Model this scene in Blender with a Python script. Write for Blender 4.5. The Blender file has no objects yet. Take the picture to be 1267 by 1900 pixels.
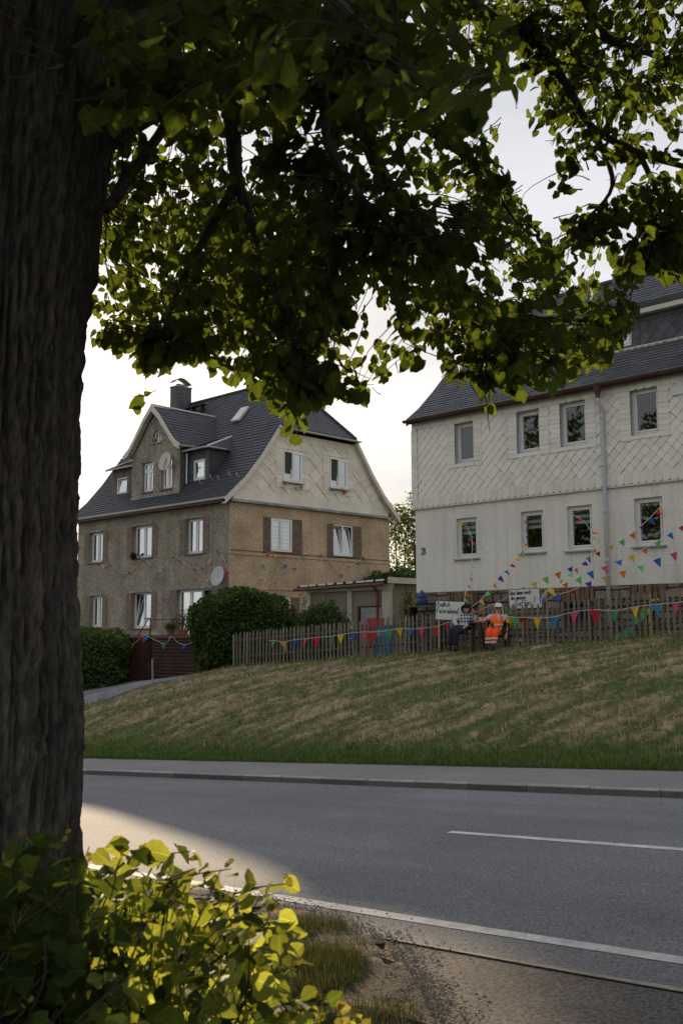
import bpy, math, random
import numpy as np
from mathutils import Vector, Matrix, noise
R_ = random.Random(7)
V = Vector
rad = math.radians

# ------------------------------------------------------------------ camera, sky, sun, exposure
sc = bpy.context.scene
EYE = V((0, 0, 1.75))
PITCH, ROLL, FOC = rad(6.74), rad(0.25), 1844.4          # 35 mm lens, portrait frame
cf = V((0, math.cos(PITCH), math.sin(PITCH))); cu0 = V((0, -math.sin(PITCH), math.cos(PITCH))); cr0 = V((1, 0, 0))
cr = cr0 * math.cos(ROLL) - cu0 * math.sin(ROLL); cu = cu0 * math.cos(ROLL) + cr0 * math.sin(ROLL)
cam = bpy.data.cameras.new('camera'); camo = bpy.data.objects.new('camera', cam); sc.collection.objects.link(camo)
camo.matrix_world = Matrix(((cr.x, cu.x, -cf.x, EYE.x), (cr.y, cu.y, -cf.y, EYE.y), (cr.z, cu.z, -cf.z, EYE.z), (0, 0, 0, 1)))
cam.sensor_fit = 'VERTICAL'; cam.sensor_height = 36; cam.sensor_width = 24; cam.lens = 36 * FOC / 1900
cam.clip_start = .05; cam.clip_end = 3000
cam.dof.use_dof = True; cam.dof.focus_distance = 28; cam.dof.aperture_fstop = 7.1
sc.camera = camo

SUN = V((-.2516, .9419, .2227)).normalized()
w = bpy.data.worlds.new('World'); sc.world = w; w.use_nodes = True
nt = w.node_tree; nt.nodes.clear()
def N(t, **k):
    n = nt.nodes.new(t)
    for a, b in k.items(): setattr(n, a, b)
    return n
sky = N('ShaderNodeTexSky', sky_type='NISHITA', sun_disc=False)
sky.sun_elevation = math.asin(SUN.z); sky.sun_rotation = math.atan2(SUN.x, SUN.y)
sky.air_density = 1.0; sky.dust_density = 1.6; sky.ozone_density = 1.0
tc = N('ShaderNodeTexCoord')
dot = N('ShaderNodeVectorMath', operation='DOT_PRODUCT'); dot.inputs[1].default_value = SUN
nt.links.new(tc.outputs['Generated'], dot.inputs[0])
# thin high cloud veil: pale, brighter towards the sun, broken by soft streaks
mp = N('ShaderNodeMapping'); mp.inputs['Scale'].default_value = (1.2, 1.2, 5.0)
nt.links.new(tc.outputs['Generated'], mp.inputs['Vector'])
cn = N('ShaderNodeTexNoise'); cn.inputs['Scale'].default_value = 2.2; cn.inputs['Detail'].default_value = 7; cn.inputs['Roughness'].default_value = .55
nt.links.new(mp.outputs[0], cn.inputs['Vector'])
cm = N('ShaderNodeMapRange'); cm.inputs['From Min'].default_value = .35; cm.inputs['From Max'].default_value = .7
cm.inputs['To Min'].default_value = .86; cm.inputs['To Max'].default_value = 1.0
nt.links.new(cn.outputs['Fac'], cm.inputs['Value'])
sx = N('ShaderNodeSeparateXYZ'); nt.links.new(tc.outputs['Generated'], sx.inputs[0])
el = N('ShaderNodeMapRange'); el.inputs['From Min'].default_value = 0.0; el.inputs['From Max'].default_value = .75
nt.links.new(sx.outputs['Z'], el.inputs['Value'])
veil = N('ShaderNodeMix', data_type='RGBA'); veil.inputs[6].default_value = (6.7, 6.5, 6.25, 1); veil.inputs[7].default_value = (4.9, 5.15, 5.8, 1)
nt.links.new(el.outputs[0], veil.inputs[0])
cs = N('ShaderNodeTexNoise'); cs.inputs['Scale'].default_value = 3.1; cs.inputs['Detail'].default_value = 6; cs.inputs['Roughness'].default_value = .5
mp2 = N('ShaderNodeMapping'); mp2.inputs['Scale'].default_value = (1.0, 1.0, 4.2); mp2.inputs['Location'].default_value = (3.7, 1.1, .4)
nt.links.new(tc.outputs['Generated'], mp2.inputs['Vector']); nt.links.new(mp2.outputs[0], cs.inputs['Vector'])
cv = N('ShaderNodeMapRange'); cv.inputs['From Min'].default_value = .38; cv.inputs['From Max'].default_value = .62; cv.inputs['To Min'].default_value = .86; cv.inputs['To Max'].default_value = 1.06
nt.links.new(cs.outputs['Fac'], cv.inputs['Value'])
vm = N('ShaderNodeVectorMath', operation='SCALE'); nt.links.new(veil.outputs[2], vm.inputs[0]); nt.links.new(cv.outputs[0], vm.inputs['Scale'])
mx = N('ShaderNodeMix', data_type='RGBA')
nt.links.new(cm.outputs[0], mx.inputs[0]); nt.links.new(sky.outputs[0], mx.inputs[6]); nt.links.new(vm.outputs[0], mx.inputs[7])
dm = N('ShaderNodeMath', operation='MAXIMUM'); dm.inputs[1].default_value = 0; nt.links.new(dot.outputs['Value'], dm.inputs[0])
pw = N('ShaderNodeMath', operation='POWER'); pw.inputs[1].default_value = 45; nt.links.new(dm.outputs[0], pw.inputs[0])
gl = N('ShaderNodeMix', data_type='RGBA', blend_type='ADD'); gl.inputs[7].default_value = (3.0, 2.4, 1.7, 1)
nt.links.new(pw.outputs[0], gl.inputs[0]); nt.links.new(mx.outputs[2], gl.inputs[6])
bg = N('ShaderNodeBackground'); bg.inputs['Strength'].default_value = .10
nt.links.new(gl.outputs[2], bg.inputs[0])
wo = N('ShaderNodeOutputWorld'); nt.links.new(bg.outputs[0], wo.inputs[0])

sl = bpy.data.lights.new('sun', 'SUN'); sl.energy = 4.6; sl.angle = rad(.53); sl.color = (1, .77, .51)
so = bpy.data.objects.new('sun', sl); sc.collection.objects.link(so); so.rotation_euler = SUN.to_track_quat('Z', 'Y').to_euler()
sc.view_settings.view_transform = 'Standard'; sc.view_settings.look = 'None'; sc.view_settings.gamma = 1
sc.view_settings.use_curve_mapping = False; sc.view_settings.exposure = 0.50
sc.cycles.max_bounces = 8; sc.cycles.transparent_max_bounces = 8

# ------------------------------------------------------------------ helpers
C = sc.collection
def at(px, py, y):
    """world point on the sight line of a photo pixel at distance y along the ground axis"""
    r = cf + cr * ((px - 633.5) / FOC) + cu * ((950 - py) / FOC)
    return EYE + r * (y / r.y)
def proj(p):
    v = p - EYE; d = v.dot(cf)
    if d < .05: return None
    return 633.5 + FOC * v.dot(cr) / d, 950 - FOC * v.dot(cu) / d, d
def on_plane(px, py, p0, n):
    r = cf + cr * ((px - 633.5) / FOC) + cu * ((950 - py) / FOC)
    return EYE + r * ((p0 - EYE).dot(n) / r.dot(n))

class MB:
    def __init__(s, M=None): s.v = []; s.f = []; s.mi = []; s.M = M; s.cur = 0; s.uvs = None
    def P(s, p):
        p = V(p); s.v.append(tuple(s.M @ p) if s.M else tuple(p)); return len(s.v) - 1
    def F(s, *ids): s.f.append(ids); s.mi.append(s.cur)
    def poly(s, pts): s.F(*[s.P(p) for p in pts])
    def box(s, x0, x1, y0, y1, z0, z1):
        i = [s.P((x, y, z)) for z in (z0, z1) for y in (y0, y1) for x in (x0, x1)]
        for q in ((0, 2, 3, 1), (4, 5, 7, 6), (0, 1, 5, 4), (2, 6, 7, 3), (0, 4, 6, 2), (1, 3, 7, 5)): s.F(*[i[k] for k in q])
    def obox(s, O, A, B, Cc):
        """box from corner O and three edge vectors"""
        O, A, B, Cc = V(O), V(A), V(B), V(Cc)
        i = [s.P(O + A * a + B * b + Cc * c) for c in (0, 1) for b in (0, 1) for a in (0, 1)]
        for q in ((0, 2, 3, 1), (4, 5, 7, 6), (0, 1, 5, 4), (2, 6, 7, 3), (0, 4, 6, 2), (1, 3, 7, 5)): s.F(*[i[k] for k in q])
    def prism(s, pts, ext):
        """pts: planar loop, ext: extrusion vector"""
        ext = V(ext); a = [s.P(p) for p in pts]; b = [s.P(V(p) + ext) for p in pts]; n = len(pts)
        s.F(*a[::-1]); s.F(*b)
        for k in range(n): s.F(a[k], a[(k + 1) % n], b[(k + 1) % n], b[k])
    def tube(s, pts, r, n=8, cap=True):
        pts = [V(p) for p in pts]; L = len(pts)
        if not hasattr(r, '__len__'): r = [r] * L
        rings = []; prev = None
        for k, p in enumerate(pts):
            t = (pts[min(k + 1, L - 1)] - pts[max(k - 1, 0)])
            t = t.normalized() if t.length > 1e-9 else V((0, 0, 1))
            ref = prev if prev else (V((0, 0, 1)) if abs(t.z) < .9 else V((1, 0, 0)))
            a = ref - t * ref.dot(t)
            a = a.normalized() if a.length > 1e-6 else t.orthogonal().normalized()
            prev = a; b = t.cross(a)
            rings.append([s.P(p + (a * math.cos(2 * math.pi * j / n) + b * math.sin(2 * math.pi * j / n)) * r[k]) for j in range(n)])
        for k in range(L - 1):
            for j in range(n): s.F(rings[k][j], rings[k][(j + 1) % n], rings[k + 1][(j + 1) % n], rings[k + 1][j])
        if cap: s.F(*rings[0][::-1]); s.F(*rings[-1])
    def lathe(s, prof, n=20, c=(0, 0, 0), axis=None):
        """prof: (radius, height) pairs about local z (or axis matrix)"""
        A = axis or Matrix(); c = V(c); rings = []
        for r, z in prof: rings.append([s.P(c + A @ V((r * math.cos(2 * math.pi * j / n), r * math.sin(2 * math.pi * j / n), z))) for j in range(n)])
        for k in range(len(prof) - 1):
            for j in range(n): s.F(rings[k][j], rings[k][(j + 1) % n], rings[k + 1][(j + 1) % n], rings[k + 1][j])
        s.F(*rings[0][::-1]); s.F(*rings[-1])
    def mesh(s, name, mats, smooth=False):
        me = bpy.data.meshes.new(name); me.from_pydata(s.v, [], s.f)
        for m in (mats if isinstance(mats, (list, tuple)) else [mats]): me.materials.append(m)
        if s.mi and max(s.mi): me.polygons.foreach_set('material_index', s.mi)
        if smooth: me.polygons.foreach_set('use_smooth', [True] * len(me.polygons))
        me.update(); return me
    def build(s, name, mats, parent=None, smooth=False, kind=None):
        return obj(name, s.mesh(name, mats, smooth), parent, kind=kind)
def obj(name, me, parent=None, loc=None, kind=None):
    o = bpy.data.objects.new(name, me); C.objects.link(o)
    if parent: o.parent = parent
    if loc is not None: o.location = loc
    if kind: o['kind'] = kind
    return o
def tag(o, label, cat, group=None):
    o['label'] = label; o['category'] = cat
    if group: o['group'] = group
    return o
def thing(name, label, cat, loc=(0, 0, 0), rz=0, group=None, scale=1):
    o = obj(name, None, None, loc); o.rotation_euler = (0, 0, rz); o.scale = (scale,) * 3
    return tag(o, label, cat, group)
def inst(me, name, parent, M):
    o = bpy.data.objects.new(name, me); C.objects.link(o); o.parent = parent; o.matrix_local = M; return o

def fast_mesh(name, verts, nface, k, mats, cols=None, smooth=False):
    """verts (nface*k,3): separate k-gons"""
    me = bpy.data.meshes.new(name); n = nface * k
    me.vertices.add(n); me.vertices.foreach_set('co', np.asarray(verts, np.float32).ravel())
    me.loops.add(n); me.loops.foreach_set('vertex_index', np.arange(n, dtype=np.int32))
    me.polygons.add(nface); me.polygons.foreach_set('loop_start', np.arange(0, n, k, dtype=np.int32))
    if cols is not None:
        ca = me.color_attributes.new('Col', 'FLOAT_COLOR', 'POINT')
        cc = np.ones((n, 4), np.float32); cc[:, :3] = np.repeat(np.asarray(cols, np.float32), k, 0); ca.data.foreach_set('color', cc.ravel())
    me.materials.append(mats); me.update(calc_edges=True); me.validate(); return me

# ------------------------------------------------------------------ materials
def base_mat(name):
    m = bpy.data.materials.new(name); m.use_nodes = True; t = m.node_tree
    return m, t, t.nodes['Principled BSDF'], t.nodes['Material Output']
def pm(name, col, rough=.85, var=.15, vs=2.5, fine=.1, fs=40., bump=.0, bs=60., bd=.01, spec=.25, metal=0, rnd=0, tint=None, tf=.5, ts=.6, stretch=(1, 1, 1), coord='Object', fr=.2, streak=0, point=0, lane=0):
    """mottled procedural surface: broad variation + fine grain + optional second tint and bump"""
    m, t, p, o = base_mat(name); nn = t.nodes; L = t.links
    tcn = nn.new('ShaderNodeTexCoord'); mpn = nn.new('ShaderNodeMapping'); mpn.inputs['Scale'].default_value = stretch
    L.new(tcn.outputs[coord], mpn.inputs['Vector'])
    def noi(s, d=4, r=.6):
        q = nn.new('ShaderNodeTexNoise'); q.inputs['Scale'].default_value = s; q.inputs['Detail'].default_value = d; q.inputs['Roughness'].default_value = r
        L.new(mpn.outputs[0], q.inputs['Vector']); return q
    c = nn.new('ShaderNodeRGB'); c.outputs[0].default_value = (*col, 1); cur = c.outputs[0]
    if tint:
        q = noi(ts, 5); r = nn.new('ShaderNodeMapRange'); r.inputs['From Min'].default_value = .42; r.inputs['From Max'].default_value = .66
        r.inputs['To Max'].default_value = tf; L.new(q.outputs['Fac'], r.inputs['Value'])
        mm = nn.new('ShaderNodeMix'); mm.data_type = 'RGBA'; mm.inputs[7].default_value = (*tint, 1)
        L.new(r.outputs[0], mm.inputs[0]); L.new(cur, mm.inputs[6]); cur = mm.outputs[2]
    hs = nn.new('ShaderNodeHueSaturation'); L.new(cur, hs.inputs['Color'])
    q = noi(vs); r = nn.new('ShaderNodeMapRange'); r.inputs['From Min'].default_value = .3; r.inputs['From Max'].default_value = .7
    r.inputs['To Min'].default_value = 1 - var; r.inputs['To Max'].default_value = 1 + var; L.new(q.outputs['Fac'], r.inputs['Value'])
    q2 = noi(fs, 3, .7); r2 = nn.new('ShaderNodeMapRange'); r2.inputs['From Min'].default_value = .5 - fr; r2.inputs['From Max'].default_value = .5 + fr
    r2.inputs['To Min'].default_value = 1 - fine; r2.inputs['To Max'].default_value = 1 + fine; L.new(q2.outputs['Fac'], r2.inputs['Value'])
    mu = nn.new('ShaderNodeMath'); mu.operation = 'MULTIPLY'; L.new(r.outputs[0], mu.inputs[0]); L.new(r2.outputs[0], mu.inputs[1]); val = mu.outputs[0]
    if rnd:
        oi = nn.new('ShaderNodeObjectInfo'); r3 = nn.new('ShaderNodeMapRange'); r3.inputs['To Min'].default_value = 1 - rnd; r3.inputs['To Max'].default_value = 1 + rnd
        L.new(oi.outputs['Random'], r3.inputs['Value']); m2 = nn.new('ShaderNodeMath'); m2.operation = 'MULTIPLY'; L.new(val, m2.inputs[0]); L.new(r3.outputs[0], m2.inputs[1]); val = m2.outputs[0]
    if streak:
        mp3 = nn.new('ShaderNodeMapping'); mp3.inputs['Scale'].default_value = (3.2, 3.2, .16); L.new(tcn.outputs['Object'], mp3.inputs['Vector'])
        q = nn.new('ShaderNodeTexNoise'); q.inputs['Scale'].default_value = 1.6; q.inputs['Detail'].default_value = 5; L.new(mp3.outputs[0], q.inputs['Vector'])
        r4 = nn.new('ShaderNodeMapRange'); r4.inputs['From Min'].default_value = .5; r4.inputs['From Max'].default_value = .72; r4.inputs['To Min'].default_value = 1; r4.inputs['To Max'].default_value = 1 - streak; L.new(q.outputs['Fac'], r4.inputs['Value'])
        m3 = nn.new('ShaderNodeMath'); m3.operation = 'MULTIPLY'; L.new(val, m3.inputs[0]); L.new(r4.outputs[0], m3.inputs[1]); val = m3.outputs[0]
    if lane:       # polish and dirt drawn out along the road
        vr = nn.new('ShaderNodeVectorRotate'); vr.rotation_type = 'Z_AXIS'; vr.inputs['Angle'].default_value = -math.atan2(.6751, -.7377); L.new(tcn.outputs['Object'], vr.inputs['Vector'])
        mp4 = nn.new('ShaderNodeMapping'); mp4.inputs['Scale'].default_value = (.05, 1.1, 1); L.new(vr.outputs[0], mp4.inputs['Vector'])
        q = nn.new('ShaderNodeTexNoise'); q.inputs['Scale'].default_value = 1.0; q.inputs['Detail'].default_value = 4; L.new(mp4.outputs[0], q.inputs['Vector'])
        r6 = nn.new('ShaderNodeMapRange'); r6.inputs['From Min'].default_value = .36; r6.inputs['From Max'].default_value = .64; r6.inputs['To Min'].default_value = 1 - lane; r6.inputs['To Max'].default_value = 1 + lane; L.new(q.outputs['Fac'], r6.inputs['Value'])
        m5 = nn.new('ShaderNodeMath'); m5.operation = 'MULTIPLY'; L.new(val, m5.inputs[0]); L.new(r6.outputs[0], m5.inputs[1]); val = m5.outputs[0]
    if point:
        g = nn.new('ShaderNodeNewGeometry'); r5 = nn.new('ShaderNodeMapRange'); r5.inputs['From Min'].default_value = .40; r5.inputs['From Max'].default_value = .58; r5.inputs['To Min'].default_value = 1 - point; r5.inputs['To Max'].default_value = 1 + point
        L.new(g.outputs['Pointiness'], r5.inputs['Value']); m4 = nn.new('ShaderNodeMath'); m4.operation = 'MULTIPLY'; L.new(val, m4.inputs[0]); L.new(r5.outputs[0], m4.inputs[1]); val = m4.outputs[0]
    L.new(val, hs.inputs['Value']); L.new(hs.outputs[0], p.inputs['Base Color'])
    p.inputs['Roughness'].default_value = rough; p.inputs['Specular IOR Level'].default_value = spec; p.inputs['Metallic'].default_value = metal
    if bump:
        q = noi(bs, 5, .65); b = nn.new('ShaderNodeBump'); b.inputs['Strength'].default_value = bump; b.inputs['Distance'].default_value = bd
        L.new(q.outputs['Fac'], b.inputs['Height']); L.new(b.outputs[0], p.inputs['Normal'])
    return m
def leaf_mat(name, dark, light, trans, tw=.5, gloss=.35, island=True):
    m, t, p, o = base_mat(name); nn = t.nodes; L = t.links
    g = nn.new('ShaderNodeNewGeometry'); oi = nn.new('ShaderNodeObjectInfo')
    ad = nn.new('ShaderNodeMath'); ad.operation = 'ADD'; L.new(g.outputs['Random Per Island'], ad.inputs[0]); L.new(oi.outputs['Random'], ad.inputs[1])
    fr = nn.new('ShaderNodeMath'); fr.operation = 'FRACT'; L.new(ad.outputs[0], fr.inputs[0])
    def ramp(a, b):
        mm = nn.new('ShaderNodeMix'); mm.data_type = 'RGBA'; mm.inputs[6].default_value = (*a, 1); mm.inputs[7].default_value = (*b, 1); L.new(fr.outputs[0], mm.inputs[0]); return mm.outputs[2]
    at_ = nn.new('ShaderNodeAttribute'); at_.attribute_name = 'leaf_uv'; sp = nn.new('ShaderNodeSeparateXYZ'); L.new(at_.outputs['Vector'], sp.inputs[0])
    def mth(op, a, b=None, c=None):
        q = nn.new('ShaderNodeMath'); q.operation = op
        for i, v in enumerate((a, b, c)):
            if v is None: continue
            if isinstance(v, (int, float)): q.inputs[i].default_value = v
            else: L.new(v, q.inputs[i])
        return q.outputs[0]
    ax = mth('ABSOLUTE', sp.outputs['X']); mid = mth('LESS_THAN', ax, .022)
    ph = mth('FRACT', mth('MULTIPLY', mth('SUBTRACT', sp.outputs['Y'], mth('MULTIPLY', ax, .75)), 6.5)); side = mth('LESS_THAN', mth('ABSOLUTE', mth('SUBTRACT', ph, .5)), .09)
    vein = mth('MULTIPLY', mth('MAXIMUM', mid, mth('MULTIPLY', side, .6)), sp.outputs['Z'])
    bl = nn.new('ShaderNodeTexNoise'); bl.inputs['Scale'].default_value = 26; bl.inputs['Detail'].default_value = 3; tcl = nn.new('ShaderNodeTexCoord'); L.new(tcl.outputs['Object'], bl.inputs['Vector'])
    gain = mth('MULTIPLY', mth('MULTIPLY_ADD', vein, .75, 1.0), mth('MULTIPLY_ADD', bl.outputs['Fac'], .9, .55))
    def scaled(c):
        q = nn.new('ShaderNodeVectorMath'); q.operation = 'SCALE'; L.new(c, q.inputs[0]); L.new(gain, q.inputs['Scale']); return q.outputs[0]
    cdiff = scaled(ramp(dark, light)); L.new(cdiff, p.inputs['Base Color']); p.inputs['Roughness'].default_value = .62; p.inputs['Specular IOR Level'].default_value = gloss
    tr = nn.new('ShaderNodeBsdfTranslucent'); L.new(scaled(ramp(tuple(x * .75 for x in trans), tuple(x * 1.25 for x in trans))), tr.inputs['Color'])
    ms = nn.new('ShaderNodeMixShader'); ms.inputs[0].default_value = tw
    L.new(p.outputs[0], ms.inputs[1]); L.new(tr.outputs[0], ms.inputs[2]); L.new(ms.outputs[0], o.inputs['Surface'])
    return m
def col_mat(name, rough=.8, tw=.0, gain=1.0):
    """colour from the mesh's own Col attribute (each blade or straw its own colour)"""
    m, t, p, o = base_mat(name); a = t.nodes.new('ShaderNodeVertexColor'); a.layer_name = 'Col'
    t.links.new(a.outputs[0], p.inputs['Base Color']); p.inputs['Roughness'].default_value = rough; p.inputs['Specular IOR Level'].default_value = .2
    if tw:
        tr = t.nodes.new('ShaderNodeBsdfTranslucent'); t.links.new(a.outputs[0], tr.inputs[0]); ms = t.nodes.new('ShaderNodeMixShader'); ms.inputs[0].default_value = tw
        t.links.new(p.outputs[0], ms.inputs[1]); t.links.new(tr.outputs[0], ms.inputs[2]); t.links.new(ms.outputs[0], o.inputs['Surface'])
    return m
def glass_mat(name, fac, tint=(.9, .95, 1)):
    m, t, p, o = base_mat(name); nn = t.nodes; L = t.links
    tr = nn.new('ShaderNodeBsdfTransparent'); tr.inputs[0].default_value = (.75, .8, .8, 1)
    gs = nn.new('ShaderNodeBsdfGlossy'); gs.inputs['Roughness'].default_value = .015; gs.inputs['Color'].default_value = (*tint, 1)
    q = nn.new('ShaderNodeTexNoise'); q.inputs['Scale'].default_value = 1.3; b = nn.new('ShaderNodeBump'); b.inputs['Strength'].default_value = .06; b.inputs['Distance'].default_value = .02
    tcn = nn.new('ShaderNodeTexCoord'); L.new(tcn.outputs['Object'], q.inputs['Vector']); L.new(q.outputs['Fac'], b.inputs['Height']); L.new(b.outputs[0], gs.inputs['Normal'])
    ms = nn.new('ShaderNodeMixShader'); ms.inputs[0].default_value = fac
    L.new(tr.outputs[0], ms.inputs[1]); L.new(gs.outputs[0], ms.inputs[2]); L.new(ms.outputs[0], o.inputs['Surface'])
    return m
M = {}
M['asphalt'] = pm('asphalt', (.168, .169, .175), .82, .12, .35, .42, 52, .8, 110, .006, fr=.09, lane=.12, spec=.3, tint=(.122, .122, .128), tf=.6, ts=.25)
M['layby'] = pm('old_asphalt', (.12, .112, .104), .9, .22, .8, .42, 44, .9, 80, .01, fr=.09, tint=(.142, .122, .104), tf=.7, ts=.9)
M['pavement'] = pm('pavement_asphalt', (.20, .192, .185), .9, .12, .7, .34, 45, .4, 110, .004)
M['kerb'] = pm('kerb_concrete', (.27, .27, .26), .9, .2, 1.2, .2, 30, .3, 60, .004, rnd=.15)
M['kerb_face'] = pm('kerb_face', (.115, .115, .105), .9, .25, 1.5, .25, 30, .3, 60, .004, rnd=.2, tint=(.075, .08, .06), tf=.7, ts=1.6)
M['paint'] = pm('road_paint', (.62, .61, .58), .8, .12, 3, .22, 45, .3, 90, .003, tint=(.3, .3, .29), tf=.55, ts=7)
M['oldpaint'] = pm('worn_seam', (.32, .28, .23), .9, .2, 4, .25, 30, .3, 90, .003, tint=(.16, .14, .12), tf=.7, ts=3)
M['crumb'] = pm('grit_crumbs', (.17, .145, .115), .95, .3, 20, .3, 60)
M['soil'] = pm('soil', (.068, .054, .039), .95, .35, 2.5, .5, 34, 1.0, 40, .03, fr=.1, tint=(.12, .095, .065), tf=.7, ts=3)
M['bank'] = col_mat('mown_bank', .95)
M['ground'] = pm('meadow_ground', (.07, .085, .03), .95, .3, .2, .3, 3)
M['gravel'] = pm('driveway_grit', (.17, .17, .18), .95, .2, 1.2, .35, 25, .6, 60, .01)
M['blade'] = col_mat('grass_blades', .7, .25)
M['straw'] = col_mat('cut_hay', .85, .1)
M['stone_bits'] = pm('loose_stone', (.15, .13, .11), .85, .3, 3, .2, 40, rnd=.3)
M['bark'] = pm('linden_bark', (.062, .055, .049), .92, .35, 5, .35, 40, 1.0, 40, .025, fr=.12, point=.55, tint=(.045, .05, .042), tf=.5, ts=2.2, stretch=(1, 1, .25))
M['twig'] = pm('twig_bark', (.05, .042, .033), .9, .25, 6)
M['leaf'] = leaf_mat('linden_leaf', (.008, .017, .004), (.020, .036, .008), (.15, .20, .018), .40, .12)
M['leaf_young_lit'] = leaf_mat('young_lit_leaf', (.026, .055, .012), (.075, .115, .022), (.47, .50, .06), .52, .14)  # brighter leaf for the shoots, with a sunlit look put into its colour
M['leaf_bud'] = leaf_mat('bud_leaf', (.12, .10, .03), (.17, .14, .04), (.42, .34, .06), .5, .15)
M['hedge'] = leaf_mat('hedge_leaf', (.026, .052, .014), (.085, .135, .03), (.12, .17, .03), .3, .2)
M['ivy'] = leaf_mat('ivy_leaf', (.03, .06, .014), (.11, .165, .03), (.14, .18, .03), .3, .2)
M['shrub'] = leaf_mat('shrub_leaf', (.03, .05, .018), (.07, .10, .03), (.12, .15, .03), .3)
M['climber'] = leaf_mat('climber_leaf', (.06, .09, .02), (.12, .15, .035), (.16, .2, .04), .35)
M['far_leaf'] = leaf_mat('far_leaf', (.03, .06, .02), (.07, .10, .03), (.2, .24, .04), .45)
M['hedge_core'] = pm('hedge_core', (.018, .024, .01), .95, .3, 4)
# buildings
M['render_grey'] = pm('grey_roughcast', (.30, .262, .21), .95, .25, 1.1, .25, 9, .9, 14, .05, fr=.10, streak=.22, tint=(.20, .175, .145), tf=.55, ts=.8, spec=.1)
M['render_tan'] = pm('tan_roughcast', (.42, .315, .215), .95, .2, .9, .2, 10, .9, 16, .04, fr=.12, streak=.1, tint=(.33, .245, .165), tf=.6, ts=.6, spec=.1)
M['render_white'] = pm('white_render', (.70, .665, .60), .93, .08, .7, .08, 14, .5, 30, .015, fr=.12, streak=.14, tint=(.60, .565, .50), tf=.5, ts=.5, spec=.12)
M['slate_pale'] = pm('pale_cladding', (.69, .66, .585), .75, .07, 2, .06, 30, rnd=.08, tint=(.60, .575, .51), tf=.4, ts=1.0, spec=.25)
M['slate_gable'] = pm('gable_cladding', (.62, .575, .49), .75, .08, 1.5, .06, 30, rnd=.10, tint=(.52, .48, .41), tf=.5, ts=.9, spec=.25)
M['clad_back'] = pm('cladding_backing', (.05, .05, .05), .95)
M['slate_dark'] = pm('dark_slate', (.046, .048, .055), .55, .25, 1.3, .2, 25, .3, 40, .006, spec=.35, tint=(.05, .05, .055), tf=.6, ts=1.2)
M['slate_roof'] = pm('grey_roof_slate', (.085, .088, .098), .55, .22, 1.3, .25, 25, .3, 40, .006, spec=.4, tint=(.11, .11, .115), tf=.6, ts=1.0)
M['slate_dormer'] = pm('dormer_slate', (.07, .072, .078), .6, .25, 3, .2, 20, .3, 30, .006, spec=.3, rnd=.2)
M['slate_brown'] = pm('weathered_dormer_slate', (.14, .12, .095), .7, .25, 3, .2, 20, .3, 30, .006, rnd=.2)
M['verge'] = pm('grey_fascia', (.54, .505, .44), .7, .1, 3, .08, 30)
M['zinc'] = pm('zinc', (.58, .57, .55), .4, .12, 2, .1, 15, spec=.5, metal=.25)
M['lead'] = pm('lead_flashing', (.17, .18, .2), .5, .25, 2, .2, 12, metal=.3, tint=(.3, .31, .33), tf=.6, ts=2)
M['pvc'] = pm('window_white', (.66, .66, .64), .4, .03, 2, .02, 20, spec=.4)
M['sill'] = pm('red_sill', (.11, .062, .05), .8, .2, 3)
M['sill_zinc'] = pm('grey_sill', (.32, .32, .31), .5, .1, 3)
M['brick'] = pm('brown_brick', (.155, .108, .086), .9, .35, 6, .2, 40, .4, 60, .004)
M['brick_front'] = pm('dull_brick', (.215, .172, .135), .95, .3, 6, .2, 40, .4, 60, .004)
M['mortar'] = pm('mortar', (.10, .085, .075), .95)
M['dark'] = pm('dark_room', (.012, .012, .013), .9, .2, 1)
M['blind'] = pm('blind', (.5, .5, .48), .7, .05)
M['blind_grey'] = pm('blind_grey', (.09, .09, .095), .8, .05)
M['curtain'] = pm('cream_curtain', (.55, .45, .28), .9, .1, 4, stretch=(3, 3, .3))
M['glass_bright'] = glass_mat('glass_front', .62)
M['glass_gable'] = glass_mat('glass_gable', .42)
M['glass_dim'] = glass_mat('glass_right', .09)
M['brown_metal'] = pm('brown_gutter', (.075, .032, .025), .45, .15, 3, spec=.4)
M['pipe'] = pm('downpipe', (.42, .43, .44), .5, .08, 2, spec=.4)
M['stone'] = pm('plinth_stone', (.15, .122, .092), .9, .35, 4, .3, 22, .7, 30, .02, rnd=.45, tint=(.22, .16, .10), tf=.6, ts=3)
M['stone_joint'] = pm('plinth_joint', (.06, .05, .042), .95)
M['lintel'] = pm('lintel_stone', (.15, .10, .065), .9, .25, 4, .25, 20, rnd=.35)
M['concrete'] = pm('garage_concrete', (.48, .45, .385), .9, .15, 1.5, .12, 25, .3, 40, .01, tint=(.25, .23, .19), tf=.5, ts=1)
M['garage'] = pm('garage_render', (.22, .19, .155), .95, .15, 1.2, .15, 18, .5, 25, .02)
M['rust'] = pm('rusty_iron', (.14, .06, .035), .85, .3, 4, .2, 20)
M['tar'] = pm('roof_felt', (.03, .03, .03), .9)
M['gate'] = pm('red_brown_boards', (.040, .014, .013), .75, .3, 3, .2, 20, .3, 30, .005, rnd=.25, stretch=(1, 1, .3))
M['wood'] = pm('weathered_wood', (.16, .142, .118), .9, .25, 6, .25, 40, .5, 40, .006, rnd=.3, stretch=(1, 1, .15))
M['wood_rail'] = pm('weathered_rail', (.10, .085, .07), .9, .25, 5, .2, 30)
M['lath'] = pm('new_lath', (.42, .31, .19), .85, .15, 5, rnd=.1)
M['post_metal'] = pm('post_metal', (.25, .27, .3), .5, .1, metal=.5)
M['black_metal'] = pm('black_metal', (.015, .015, .017), .5, .1, spec=.4)
M['terracotta'] = pm('terracotta', (.27, .11, .06), .85, .15)
M['dish'] = pm('dish_grey', (.42, .43, .43), .5, .05, spec=.4)
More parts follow.
